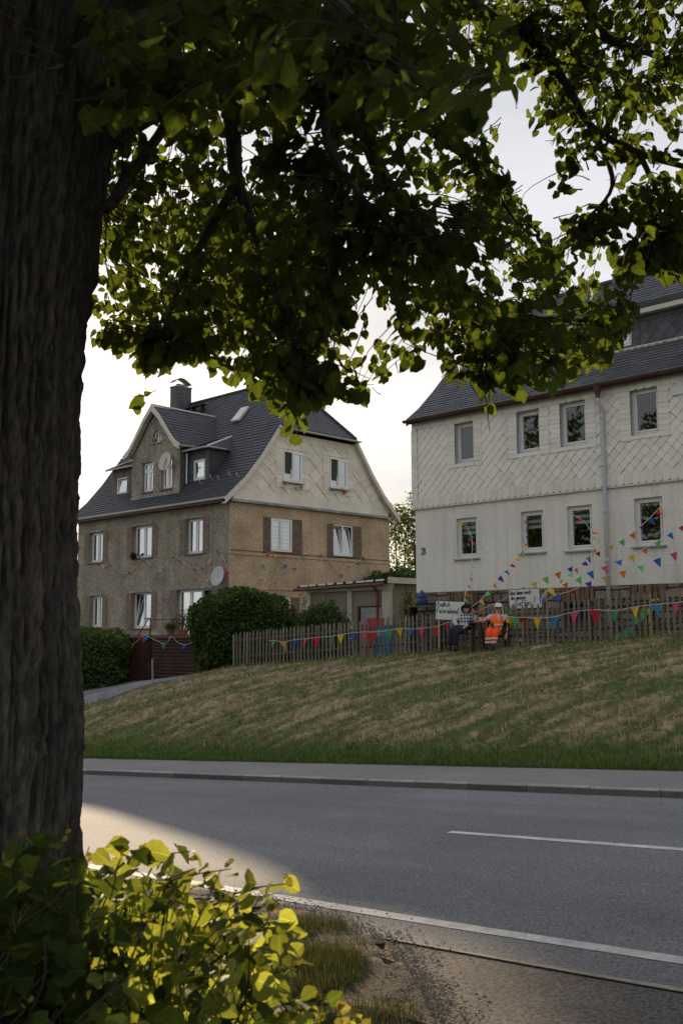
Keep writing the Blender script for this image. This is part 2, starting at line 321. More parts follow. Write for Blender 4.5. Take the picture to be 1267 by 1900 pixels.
M['dish_orange'] = pm('dish_orange', (.5, .2, .06), .6, .15)
M['board'] = pm('sign_board', (.62, .63, .60), .7, .04, 3)
M['ink'] = pm('black_paint', (.012, .012, .013), .8, .1)
M['string'] = pm('white_string', (.6, .6, .57), .8, .05)
def cloth(name, col, tw=.35):
    m, t, p, o = base_mat(name); p.inputs['Base Color'].default_value = (*col, 1); p.inputs['Roughness'].default_value = .75; p.inputs['Specular IOR Level'].default_value = .2
    q = t.nodes.new('ShaderNodeTexNoise'); q.inputs['Scale'].default_value = 9; mm = t.nodes.new('ShaderNodeMix'); mm.data_type = 'RGBA'
    mm.inputs[6].default_value = (*[c * .75 for c in col], 1); mm.inputs[7].default_value = (*[min(1, c * 1.2) for c in col], 1)
    t.links.new(q.outputs['Fac'], mm.inputs[0]); t.links.new(mm.outputs[2], p.inputs['Base Color'])
    if tw:
        tr = t.nodes.new('ShaderNodeBsdfTranslucent'); t.links.new(mm.outputs[2], tr.inputs[0]); ms = t.nodes.new('ShaderNodeMixShader'); ms.inputs[0].default_value = tw
        t.links.new(p.outputs[0], ms.inputs[1]); t.links.new(tr.outputs[0], ms.inputs[2]); t.links.new(ms.outputs[0], o.inputs['Surface'])
    return m
FLAG = {'r': ('red', (.62, .03, .035)), 'y': ('yellow', (.75, .50, .03)), 'g': ('green', (.06, .38, .09)), 'b': ('blue', (.03, .14, .50)), 'p': ('pink', (.62, .10, .22)),
        'o': ('orange', (.80, .19, .02)), 'v': ('violet', (.07, .045, .27)), 'l': ('light green', (.17, .62, .14)), 'c': ('sky blue', (.04, .26, .58))}
for k, (nm, c) in FLAG.items(): M['flag_' + k] = cloth(nm.replace(' ', '_') + '_flag_cloth', c)
M['vest'] = cloth('orange_hi_vis', (.95, .17, .02), 0); M['trouser_o'] = cloth('orange_red_trousers', (.92, .085, .02), 0)
M['reflect'] = cloth('reflective_tape', (.62, .55, .38), 0); M['tee'] = cloth('grey_tee', (.45, .45, .47), 0); M['skin'] = pm('fabric_skin', (.50, .30, .22), .8, .08, 6)
M['navy'] = cloth('navy_cloth', (.02, .03, .07), 0); M['cap'] = cloth('white_cap', (.66, .64, .58), 0); M['hair'] = pm('dark_curls', (.018, .012, .010), .9, .4, 30)
M['jeans'] = cloth('dark_jeans', (.018, .025, .035), 0); M['boot'] = pm('dark_boot', (.02, .022, .025), .7)
def plaid():
    m, t, p, o = base_mat('plaid_shirt'); nn = t.nodes; L = t.links; tcn = nn.new('ShaderNodeTexCoord'); sp = nn.new('ShaderNodeSeparateXYZ'); L.new(tcn.outputs['Object'], sp.inputs[0])
    outs = []
    for ax in 'XZ':
        a = nn.new('ShaderNodeMath'); a.operation = 'MULTIPLY'; a.inputs[1].default_value = 13; L.new(sp.outputs[ax], a.inputs[0])
        f = nn.new('ShaderNodeMath'); f.operation = 'FRACT'; L.new(a.outputs[0], f.inputs[0]); g = nn.new('ShaderNodeMath'); g.operation = 'GREATER_THAN'; g.inputs[1].default_value = .52
        L.new(f.outputs[0], g.inputs[0]); outs.append(g.outputs[0])
    ad = nn.new('ShaderNodeMath'); ad.operation = 'ADD'; L.new(outs[0], ad.inputs[0]); L.new(outs[1], ad.inputs[1])
    rp = nn.new('ShaderNodeValToRGB'); rp.color_ramp.interpolation = 'CONSTANT'; e = rp.color_ramp.elements
    e[0].position = 0; e[0].color = (.62, .62, .64, 1); e[1].position = .4; e[1].color = (.15, .18, .24, 1); n3 = e.new(.8); n3.color = (.02, .03, .06, 1)
    hf = nn.new('ShaderNodeMath'); hf.operation = 'MULTIPLY'; hf.inputs[1].default_value = .5; L.new(ad.outputs[0], hf.inputs[0]); L.new(hf.outputs[0], rp.inputs[0]); L.new(rp.outputs[0], p.inputs['Base Color'])
    p.inputs['Roughness'].default_value = .85; return m
M['plaid'] = plaid()
M['bottle'] = pm('green_glass', (.05, .35, .06), .25, .1, spec=.5); M['bottle_brown'] = pm('brown_glass', (.06, .03, .012), .2, .1, spec=.5)
M['plastic_y'] = pm('yellow_plastic', (.72, .40, .02), .45, .06); M['plastic_g'] = pm('green_plastic', (.06, .33, .14), .45, .06)
M['plastic_b'] = pm('blue_plastic', (.03, .20, .42), .45, .08); M['plastic_r'] = pm('red_plastic', (.40, .02, .03), .5, .08); M['lantern'] = pm('navy_glaze', (.03, .05, .13), .4, .1)
M['wall_white'] = pm('white_plastic', (.6, .6, .58), .5, .04)
# ------------------------------------------------------------------ terrain: the whole hillside falls 7 % along the road (a), b runs across it
DA, DB = V((-.7377, .6751, 0)), V((.6751, .7377, 0)); SL = .07
def P(a, b, h=0): p = DA * a + DB * b; return V((p.x, p.y, -SL * a + h))
def ab(p): return p.x * DA.x + p.y * DA.y, p.x * DB.x + p.y * DB.y
def sstep(x, e0, e1): t = min(1, max(0, (x - e0) / (e1 - e0))); return t * t * (3 - 2 * t)
def fence_b(a): return 22.73 - .0757 * (a - 9.97)
KERB, GRASS = 12.42, 14.5
def height(a, b):
    """height over the road plane"""
    if b < GRASS: return .1 if b > KERB else 0
    bf = fence_b(min(max(a, 5), 27)); t = min(1, (b - GRASS) / (bf - GRASS))
    prof = .1 + 2.17 * (1 - (1 - t) ** 1.75)
    low = 1.45 + .14 * min(6, max(0, b - 18.3))
    pl = 2.27 + (min(low, 2.27) - 2.27) * sstep(a, 24.3, 28.6)
    k = .12; h = max(k - abs(prof - pl), 0) / k
    return min(prof, pl) - h * h * k * .25
def gz(p):
    a, b = ab(p); return -SL * a + height(a, b)
def slope_z(a): return -SL * max(-35, min(a, 70))

# far ground sheet to the horizon, kept just under everything else
bs = [-1500, -400, -120, -40, -15, 0, 12.3] + [KERB + .1 + .5 * k for k in range(30)] + [30, 40, 60, 100, 250, 700, 1800]
as_ = [-1500, -400, -120, -60, -35, -20] + [-14 + 2 * k for k in range(34)] + [60, 70, 110, 220, 500, 1500]
m = MB()
for b in bs:
    for a in as_:
        q = P(a, b); m.P((q.x, q.y, slope_z(a) + height(a, b) - .10))
W_ = len(as_)
for i in range(len(bs) - 1):
    for j in range(W_ - 1): m.F(i * W_ + j, i * W_ + j + 1, (i + 1) * W_ + j + 1, (i + 1) * W_ + j)
m.build('ground', M['ground'], kind='structure', smooth=True)

def strip(name, mat, a0, a1, b0f, b1f, h, step=1.0, **k):
    m = MB(); n = max(1, int((a1 - a0) / step))
    for i in range(n + 1):
        a = a0 + (a1 - a0) * i / n
        for f in (b0f, b1f): b = f(a) if callable(f) else f; m.P(P(a, b, h))
    for i in range(n): m.F(2 * i, 2 * i + 1, 2 * i + 3, 2 * i + 2)
    return m.build(name, mat, kind='structure', **k)
strip('road', M['asphalt'], -40, 70, lambda a: 5.33 - .004 * max(0, 4.5 - a) if a < 6.5 else 5.5, KERB + .05, 0)
strip('lay_by', M['layby'], -40, 6.9, -12, 5.5, -.006)
edge = lambda off: (lambda a: 5.83 + .02 * max(0, a - 4) ** 1.2 + off)
strip('edge_line', M['paint'], -40, 70, edge(-.07), edge(.07), .004, .5)
for a0, a1 in ((-17.2, -11.2), (-5.2 + .0, .8 - 6.0 + 5.95), (.76, 6.76), (13.95, 19.95), (27, 33)):
    if a1 - a0 > 1.5 and a0 != -5.2: strip('centre_line', M['paint'], a0, a1, 9.06, 9.19, .004)
strip('pavement_seam', M['oldpaint'], -14, 4.5, lambda a: 5.33 - .004 * (4.5 - a) - .02 + .012 * math.sin(a * 1.7), lambda a: 5.33 - .004 * (4.5 - a) + .028 + .014 * math.sin(a * 1.3), .0045, .25)
strip('pavement', M['pavement'], -40, 70, KERB + .13, GRASS + .25, .10)
# kerb stones one by one
kerb = obj('kerb', None, kind='structure')
bm_rot = Matrix(((DA.x, DB.x, 0, 0), (DA.y, DB.y, 0, 0), (-SL, 0, 1, 0), (0, 0, 0, 1)))
m = MB(bm_rot); e = .018
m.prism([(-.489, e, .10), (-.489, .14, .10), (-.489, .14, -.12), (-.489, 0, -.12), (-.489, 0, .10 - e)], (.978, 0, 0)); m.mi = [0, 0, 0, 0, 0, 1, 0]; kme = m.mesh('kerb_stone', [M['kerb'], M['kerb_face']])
for k in range(-6, 30):
    M4 = Matrix.Translation(P(k + .35, KERB + R_.uniform(-.004, .004), R_.uniform(-.003, .004)))
    o = inst(kme, 'kerb_stone', kerb, M4)
m = MB(); m.M = bm_rot
for k in list(range(-40, -6)) + list(range(30, 70)): m.box(k + .35 - .497, k + .35 + .497, KERB, KERB + .14, -.12, .10)
m.build('kerb_stone_row', M['kerb'], kerb, kind='stuff')

# mown bank with combed rows of cut hay
def fb(x, y, s, sd=0): return noise.noise(V((x * s, y * s, sd)))
def hay(a, b):
    # rows run up the slope to the right
    w_ = .30 * fb(a, b, .8, 12); u = a * .80 + b * .60 + w_; v = -a * .60 + b * .80
    r = noise.noise(V((u * 2.3, v * .40, 3.1))) + .6 * noise.noise(V((u * 4.6, v * .9, 8.2))) + .35 * noise.noise(V((u * 8, v * 2.8, 1.2)))
    return r
def green_at(a, b):
    edge_ = 1 - sstep(b, GRASS + .2, GRASS + 1.15 + .8 * fb(a, b, .7, 4)); top = sstep(b, fence_b(a) - .7, fence_b(a) - .1)
    patch = .7 * fb(a, b, .6, 7) + .6 * fb(a, b, 2.1, 1) + .3 * fb(a, b, 5, 2) - .05
    return max(edge_, .75 * top, min(.95, sstep(patch, -.32, .5) * .85) - 1.4 * max(0, hay(a, b) - .02))
def bank_h(a, b):
    t = (b - GRASS) / 8
    rough = .028 * fb(a, b, 1.3, 2) + .018 * fb(a, b, 4.1, 5)
    r = hay(a, b) * sstep(b, GRASS + .8, GRASS + 2.2) * (1 - sstep(b, fence_b(a) - 1.0, fence_b(a)))
    return height(a, b) - .12 * sstep(b, GRASS + 2, GRASS + 5) * (1 - sstep(b, fence_b(a) - 1.6, fence_b(a) - .3)) - .20 * sstep(a, 24.2, 26.5) * sstep(b, GRASS + 1.5, GRASS + 3.5) + rough * min(1, t * 6 + .2) + min(.6, max(0, r - .12)) * (.24 - .17 * sstep(b, GRASS + 4.2, GRASS + 6.8)) + .02
na, nb = 420, 105; A0, A1 = -7, 31; B0, B1 = GRASS + .02, 23.6
m = MB()
for i in range(nb):
    b = B0 + (B1 - B0) * i / (nb - 1)
    for j in range(na):
        a = A0 + (A1 - A0) * j / (na - 1)
        bb = b + (.06 * fb(a, 0, 1.1, 9) if i == 0 else 0)
        m.P(P(a, bb, bank_h(a, b) if i else .115))
for i in range(nb - 1):
    for j in range(na - 1): m.F(i * na + j, i * na + j + 1, (i + 1) * na + j + 1, (i + 1) * na + j)
bank = m.build('grass_bank', M['bank'], kind='structure', smooth=True)
def bank_col(a, b):
    r = hay(a, b); g = green_at(a, b); n1 = .75 + .5 * fb(a, b, 5, 3) + .35 * fb(a, b, 13, 8)
    straw = V((.36, .28, .165)) if r > .14 else V((.20, .185, .085)) if r > -.15 else V((.12, .135, .045)); gr = V((.085, .115, .033)); k = min(1, max(0, g)); return (gr * k + straw * (1 - k)) * n1
cc = []
for i in range(nb):
    b = B0 + (B1 - B0) * i / (nb - 1)
    for j in range(na): cc.append((*bank_col(A0 + (A1 - A0) * j / (na - 1), b), 1))
ca = bank.data.color_attributes.new('Col', 'FLOAT_COLOR', 'POINT'); ca.data.foreach_set('color', np.array(cc, np.float32).ravel())
# driveway of the side street at the left, and the garden behind the fence
m = MB(); na2, nb2 = 40, 15
for i in range(nb2):
    for j in range(na2):
        b = 17.7 + 7 * i / (nb2 - 1); a = 26.0 + .25 * max(0, 19.2 - b) + 20 * j / (na2 - 1); e_ = min(1, i / 1.0) * min(1, j / 1.0)
        m.P(P(a, b, (height(a, b) + .06) * e_ + (bank_h(a, b) - .06) * (1 - e_)))
for i in range(nb2 - 1):
    for j in range(na2 - 1): m.F(i * na2 + j, i * na2 + j + 1, (i + 1) * na2 + j + 1, (i + 1) * na2 + j)
m.build('driveway', M['gravel'], kind='structure', smooth=True)

rng = np.random.default_rng(5)
def blades(name, pts, hgt, wid, lean, cols, mat, flat=0.0, parent=None, kind='stuff'):
    """pts (n,3); triangles standing (flat 0) or lying (flat 1)"""
    n = len(pts); pts = np.asarray(pts, float); h = hgt * rng.uniform(.55, 1.25, n); az = rng.uniform(0, 2 * np.pi, n)
    tilt = np.where(rng.random(n) < flat, rng.uniform(1.15, 1.55, n), np.abs(rng.normal(0, lean, n)))
    up = np.stack([np.sin(tilt) * np.cos(az), np.sin(tilt) * np.sin(az), np.cos(tilt)], 1); az2 = az + np.pi / 2 + rng.normal(0, .5, n)
    sd = np.stack([np.cos(az2), np.sin(az2), np.zeros(n)], 1) * (wid * rng.uniform(.6, 1.3, n))[:, None] / 2
    tip = pts + up * h[:, None]
    v = np.stack([pts - sd, pts + sd, tip], 1).reshape(-1, 3)
    me = fast_mesh(name, v, n, 3, mat, cols); return obj(name, me, parent, kind=kind)
pts, cols, hh = [], [], []; spts, scols = [], []
GR = np.array
for k in range(150000):
    a = rng.uniform(-2, 29.5); b = GRASS + 8.3 * rng.random() ** 1.15
    if b > fence_b(a) + .3: continue
    r = hay(a, b); edge_ = 1 - sstep(b, GRASS + .5, GRASS + 1.9 + .6 * fb(a, b, .5, 4))
    top = sstep(b, fence_b(a) - 1.1, fence_b(a) - .1)
    green = green_at(a, b)
    q = P(a, b, bank_h(a, b) - .005)
    if rng.random() < .22 + .8 * green:
        f = rng.uniform(.7, 1.3); c = np.array([.13, .195, .045]) * f if rng.random() < .8 else np.array([.23, .21, .075]) * f
        pts.append(q); cols.append(c); hh.append(.055 + .055 * edge_ + .02 * top)
    else:
        f = rng.uniform(.6, 1.3); spts.append((q.x, q.y, q.z + .012)); scols.append(np.array([.44, .35, .21]) * f if rng.random() < .55 else np.array([.20, .155, .08]) * f)
for k in range(26000):       # unmown fringe along the pavement and under the fence
    a = rng.uniform(-2, 29)
    if rng.random() < .6: b = GRASS + abs(rng.normal(0, .35)); h0 = .10
    else: b = fence_b(a) + rng.normal(.12, .22); h0 = .10
    q = P(a, b, bank_h(a, b) - .005); f = rng.uniform(.6, 1.3); pts.append(q); cols.append(np.array([.105, .18, .034]) * f); hh.append(h0)
for k in range(420):         # tufts and weeds the mower left standing
    a = rng.uniform(-1, 28.5); b = GRASS + .1 + (fence_b(a) - GRASS) * rng.random() ** 1.3; q0 = P(a, b, bank_h(a, b) - .01); f0 = rng.uniform(.7, 1.3); dry = rng.random() < .3; hh0 = rng.uniform(.10, .22) * (1.3 if b < GRASS + .6 else .8)
    for _ in range(rng.integers(8, 22)):
        pts.append((q0.x + rng.normal(0, .05), q0.y + rng.normal(0, .05), q0.z)); cols.append((np.array([.26, .23, .09]) if dry else np.array([.10, .18, .035])) * f0 * rng.uniform(.8, 1.2)); hh.append(hh0)
for k in range(5000):        # ragged lower edge over the pavement
    a = rng.uniform(-2, 29); b = GRASS + .05 + .13 * fb(a, 0, 2.3, 5) + .08 * fb(a, 0, 7, 5) - abs(rng.normal(0, .05)); q0 = P(a, b, .105); pts.append(q0); cols.append(np.array([.11, .17, .04]) * rng.uniform(.6, 1.3)); hh.append(rng.uniform(.05, .12))
blades('grass', pts, np.array(hh), .016, .45, cols, M['blade'])
blades('hay', spts, .15, .014, .5, scols, M['straw'], flat=.85)

# near verge: trodden soil, grit, grass tufts
VB = [(12, 5.9), (9.5, 5.82), (8, 5.8), (7.2, 5.78), (6.46, 5.72), (5.9, 5.66), (5.32, 5.56), (4.69, 5.36), (4.3, 5.15), (3.98, 4.9), (3.6, 4.6), (3.29, 4.3), (3.0, 3.8), (2.8, 3.2), (2.55, 2.4), (2.3, 1.2), (2.0, -1), (1.6, -4)]
_v = []
for (a, b), (c, d) in zip(VB, VB[1:]): _v += [(a + (c - a) * k / 4, b + (d - b) * k / 4) for k in range(4)]
VF = _v + [VB[-1]]
m = MB(); rows = 30
for i, (a, b) in enumerate(VF):
    for j in range(rows):
        t = j / (rows - 1); tt = t ** 1.6 * 9
        # run away from the asphalt edge towards the tree
        aa = a + tt * .75; b2 = b - tt * (.55 if i < 36 else .15)
        h = .004 + .02 * sstep(tt, 0, .5) + .03 * fb(aa, b2, 3, 2) * sstep(tt, 0, .6) + .12 * sstep(tt, .8, 3) + .014 * fb(aa, b2, 9, 1) * sstep(tt, 0, .2)
        jit = (.26 * fb(a, b, 2.5, 3) + .2 * fb(a, b, 7, 1) + .1 * fb(a, b, 15, 2)) * (1 - t)
        m.P(P(aa + jit, b2 + jit, h + (.004 if j else -.012)))
for i in range(len(VF) - 1):
    for j in range(rows - 1): m.F(i * rows + j, (i + 1) * rows + j, (i + 1) * rows + j + 1, i * rows + j + 1)
m.build('verge', M['soil'], kind='structure', smooth=True)
def verge_pt(s, tt):
    i = min(int(s), len(VB) - 2); f = s - i; a = VB[i][0] * (1 - f) + VB[i + 1][0] * f; b = VB[i][1] * (1 - f) + VB[i + 1][1] * f
    aa = a + tt * .75; b2 = b - tt * (.55 if i < 9 else .15)
    return P(aa, b2, .004 + .02 * sstep(tt, 0, .5) + .12 * sstep(tt, .8, 3) + .03 * fb(aa, b2, 3, 2) * sstep(tt, 0, .6)), fb(aa, b2, 1.4, 6)
pts, cols = [], []
for k in range(75000):
    tt = rng.uniform(.0, 2.6); q, nz = verge_pt(rng.uniform(4, 14.5), tt)
    if rng.random() > sstep(tt + nz * 1.3, .2, .9): continue
    f = rng.uniform(.6, 1.3); pts.append(q); cols.append(np.array([.07, .10, .02]) * f if rng.random() < .6 else np.array([.17, .135, .06]) * f)
blades('verge_grass', pts, .085, .006, .45, cols, M['blade'])
m = MB()
for k in range(4200):
    q, nz = verge_pt(rng.uniform(3, 14), rng.normal(.0, .22) if rng.random() < .5 else abs(rng.normal(.2, .4))); s = rng.uniform(.003, .012) * (1.7 if rng.random() < .06 else 1)
    i0 = len(m.v)
    for dx, dy, dz in ((1, 0, 0), (-.2, .9, .1), (-.9, -.2, 0), (.1, -1, .15), (.1, .05, .75)): m.P(q + V((dx, dy, dz)) * s * rng.uniform(.6, 1.2))
    for f in ((0, 1, 4), (1, 2, 4), (2, 3, 4), (3, 0, 4)): m.F(*[i0 + x for x in f])
m.build('gravel', M['stone_bits'], kind='stuff')
m = MB()
for k in range(5200):
    q, nz = verge_pt(rng.uniform(3.5, 15), rng.normal(.02, .13)); s = rng.uniform(.004, .013); i0 = len(m.v); q.z += .002
    for dx, dy, dz in ((1, 0, 0), (-.2, .9, .1), (-.9, -.2, 0), (.1, -1, .15), (.1, .05, .6)): m.P(q + V((dx, dy, dz)) * s * rng.uniform(.6, 1.3))
    for f in ((0, 1, 4), (1, 2, 4), (2, 3, 4), (3, 0, 4)): m.F(*[i0 + x for x in f])
m.build('soil_crumbs', M['crumb'], kind='stuff')
# ------------------------------------------------------------------ building kit
def basis(O, U, Nn):
    """matrix mapping (u, n, z) to the wall: u along it, n out of it"""
    U, Nn, O = V(U), V(Nn), V(O)
    return Matrix(((U.x, Nn.x, 0, O.x), (U.y, Nn.y, 0, O.y), (U.z, Nn.z, 1, O.z), (0, 0, 0, 1)))
def holed_wall(name, B, u0, u1, z0, z1, holes, mat, parent, reveal=.16, thick=.3):
    m = MB(B); us = sorted({u0, u1, *[h[0] for h in holes], *[h[1] for h in holes]}); zs = sorted({z0, z1, *[h[2] for h in holes], *[h[3] for h in holes]})
    for i in range(len(us) - 1):
        for j in range(len(zs) - 1):
            a, b, c, d = us[i], us[i + 1], zs[j], zs[j + 1]; x, z = (a + b) / 2, (c + d) / 2
            if any(h[0] < x < h[1] and h[2] < z < h[3] for h in holes): continue
            m.poly([(a, 0, c), (b, 0, c), (b, 0, d), (a, 0, d)])
    for a, b, c, d in holes:
        r = -reveal
        m.poly([(a, 0, c), (a, 0, d), (a, r, d), (a, r, c)]); m.poly([(b, 0, c), (b, r, c), (b, r, d), (b, 0, d)])
        m.poly([(a, 0, d), (b, 0, d), (b, r, d), (a, r, d)]); m.poly([(a, 0, c), (a, r, c), (b, r, c), (b, 0, c)])
    return m.build(name, mat, parent)
def window(parent, B, u0, u1, z0, z1, n=2, recess=.13, glass='glass_dim', tilt=(), sill='sill', transom=None, blind=None, fw=.055, curtain=None, sill_out=.05, sill_ext=.06):
    r = -recess; m = MB(B); d = .07
    m.box(u0, u0 + fw, r - d, r, z0, z1); m.box(u1 - fw, u1, r - d, r, z0, z1)
    m.box(u0 + fw, u1 - fw, r - d, r, z0, z0 + fw * 1.2); m.box(u0 + fw, u1 - fw, r - d, r, z1 - fw, z1)
    a, b = u0 + fw, u1 - fw; wd = (b - a) / n
    for k in range(1, n): m.box(a + wd * k - .035, a + wd * k + .035, r - d, r + .006, z0 + fw * 1.2, z1 - fw)
    if transom: m.box(a, b, r - d, r + .004, transom - .045, transom + .045)
    wn = m.build('window', M['pvc'], parent)
    spans = [(z0 + fw * 1.2, z1 - fw)] if not transom else [(z0 + fw * 1.2, transom - .045), (transom + .045, z1 - fw)]
    for k in range(n):
        ua, ub = a + wd * k + (.035 if k else 0), a + wd * (k + 1) - (.035 if k < n - 1 else 0)
        for za, zb in spans:
            g = .003; s_ = .05; T = B
            if k in tilt: T = B @ Matrix.Translation((0, r, za)) @ Matrix.Rotation(rad(9), 4, 'X') @ Matrix.Translation((0, -r, -za))
            m = MB(T); f0, f1 = r - .06, r + .012
            m.box(ua + g, ua + s_, f0, f1, za + g, zb - g); m.box(ub - s_, ub - g, f0, f1, za + g, zb - g)
            m.box(ua + s_, ub - s_, f0, f1, za + g, za + s_); m.box(ua + s_, ub - s_, f0, f1, zb - s_, zb - g)
            m.build('sash', M['pvc'], wn)
            m = MB(T); m.poly([(ua + s_, r - .02, za + s_), (ub - s_, r - .02, za + s_), (ub - s_, r - .02, zb - s_), (ua + s_, r - .02, zb - s_)])
            m.build('pane', M[glass], wn)
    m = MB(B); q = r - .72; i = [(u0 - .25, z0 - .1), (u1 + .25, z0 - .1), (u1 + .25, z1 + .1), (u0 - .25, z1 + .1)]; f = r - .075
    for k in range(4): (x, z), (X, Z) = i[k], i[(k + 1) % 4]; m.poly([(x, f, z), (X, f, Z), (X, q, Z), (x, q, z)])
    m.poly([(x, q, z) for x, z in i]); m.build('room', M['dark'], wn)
    if blind == 'stripes':
        zz = z1 - fw; m = MB(B); m2 = MB(B); k = 0
        while zz > z0 + (z1 - z0) * (.62 if n == 1 else .1): (m if k % 2 == 0 else m2).box(a, b, r - .14, r - .135, zz - .085, zz); zz -= .085; k += 1
        m.build('blind', M['blind'], wn); m2.build('blind', M['blind_grey'], wn)
    elif blind: m = MB(B); m.box(a, b, r - .14, r - .135, z1 - blind, z1 - fw * .5); m.build('blind', M['blind'], wn)
    if curtain:
        m = MB(B)
        for ua, ub in curtain:
            nn = 14
            for k in range(nn): x0, x1 = ua + (ub - ua) * k / nn, ua + (ub - ua) * (k + 1) / nn; y0, y1 = r - .2 + .025 * math.sin(k * 1.7), r - .2 + .025 * math.sin((k + 1) * 1.7); m.poly([(x0, y0, z0), (x1, y1, z0), (x1, y1, z1), (x0, y0, z1)])
        m.build('curtain', M['curtain'], wn)
    if sill: m = MB(B); m.prism([(u0 - sill_ext, -recess, z0 + .005), (u0 - sill_ext, sill_out, z0 - .03), (u0 - sill_ext, sill_out, z0 - .065), (u0 - sill_ext, -recess, z0 - .045)], (u1 - u0 + 2 * sill_ext, 0, 0)); m.build('sill', M[sill], wn)
    return wn
def clip(poly, line):
    """keep the part of poly left of directed line (p,q)"""
    (x0, y0), (x1, y1) = line; out = []; sgn = lambda p: (x1 - x0) * (p[1] - y0) - (y1 - y0) * (p[0] - x0)
    for i, p in enumerate(poly):
        q = poly[(i + 1) % len(poly)]; a, b = sgn(p), sgn(q)
        if a >= 0: out.append(p)
        if (a > 0 > b) or (a < 0 < b): t = a / (a - b); out.append((p[0] + (q[0] - p[0]) * t, p[1] + (q[1] - p[1]) * t))
    return out
def clip_poly(poly, region):
    for i in range(len(region)):
        poly = clip(poly, (region[i], region[(i + 1) % len(region)]))
        if len(poly) < 3: return []
    return poly
def area(p): return abs(sum(p[i][0] * p[(i + 1) % len(p)][1] - p[(i + 1) % len(p)][0] * p[i][1] for i in range(len(p)))) / 2
def slates(parent, B, region, side, holes, mat, n0=.0, th=.012, name='slate', limit=300, seen=None, ang=45, stretch=1.0, lower=True, gap=.968):
    """rhombic cladding slates with a rounded lower corner, each lapping the one below; region convex (u,z)"""
    us = [p[0] for p in region]; zs = [p[1] for p in region]; out = []; h = side * .7071; hu, hz = h * stretch, h
    j = 0; z = min(zs) - hz
    while z < max(zs) + hz:
        u = min(us) - hu + (hu if j % 2 else 0)
        while u < max(us) + hu:
            x, y = u + R_.uniform(-.005, .005), z + R_.uniform(-.005, .005); g = gap
            poly = [(x + hu * g, y + .0), (x, y + hz * g), (x - hu * g, y), (x - hu * .30, y - hz * .72), (x - hu * .12, y - hz * .93), (x + hu * .10, y - hz * .96), (x + hu * .22, y - hz * .80)]
            if lower is False: poly = [(x + hu * g, y), (x, y + hz * g), (x - hu * g, y), (x - hu * .06, y - hz * .96), (x + .06 * hu, y - hz * .96)]
            poly = clip_poly(poly, region)
            pcs = [poly] if len(poly) > 2 else []
            for a, b, c, d in holes:
                nx = []
                for q in pcs:
                    if max(p[0] for p in q) < a or min(p[0] for p in q) > b or max(p[1] for p in q) < c or min(p[1] for p in q) > d: nx.append(q); continue
                    lo_, hi_ = clip(q, ((b, c), (a, c))), clip(q, ((a, d), (b, d))); md = clip(clip(q, ((a, c), (b, c))), ((b, d), (a, d)))
                    nx += [lo_, hi_] + ([clip(md, ((a, c), (a, d))), clip(md, ((b, d), (b, c)))] if len(md) > 2 else [])
                pcs = [q for q in nx if len(q) > 2 and area(q) > .003]
            for q in pcs:
                if area(q) > .003: out.append((x, y, q))
            u += 2 * hu
        z += hz; j += 1
    if seen: out.sort(key=lambda t: -seen(t[0], t[1]))
    rest = MB(B)
    for k, (x, y, poly) in enumerate(out):
        m = MB(B) if k < limit else rest; tl = R_.uniform(.9, 1.5)
        def nn_(p): return n0 + th * (.35 + tl * (y + hz - p[1]) / (2 * hz))
        front = [(p[0], nn_(p), p[1]) for p in poly]; back = [(p[0], nn_(p) - th, p[1]) for p in poly]
        i0 = [m.P(p) for p in front]; i1 = [m.P(p) for p in back]; L = len(poly)
        m.F(*i0)
        for q in range(L): m.F(i0[(q + 1) % L], i0[q], i1[q], i1[(q + 1) % L])
        if k < limit: m.build(name, mat, parent)
    if len(out) > limit: rest.build(name + '_field', mat, parent, kind='stuff')
def border(parent, B, u0, u1, z0, z1, mat, vertical, pitch, n0=.03, th=.014, name='border_slate', skew=0.0):
    """row or column of plain slates"""
    L = (u1 - u0) if not vertical else (z1 - z0); k = max(1, round(L / pitch)); s = L / k
    for i in range(k):
        t = R_.uniform(0, .006); m = MB(B); g = .005
        if vertical: a, b, c, d = u0, u1, z0 + i * s + g, z0 + (i + 1) * s
        else: a, b, c, d = u0 + i * s + g, u0 + (i + 1) * s, z0, z1
        f = n0 + th + t
        if vertical: pts = [(a, f + .008, c), (b, f + .008, c + skew), (b, f, d + skew * .5), (a, f, d)]
        else: pts = [(a, f + .008, c + .05 * skew), (a + (b - a) * .55, f + .008, c), (b, f + .010, c + skew), (b, f, d), (a, f, d)]
        m.prism(pts, (0, -th, 0)); m.build(name, mat, parent)
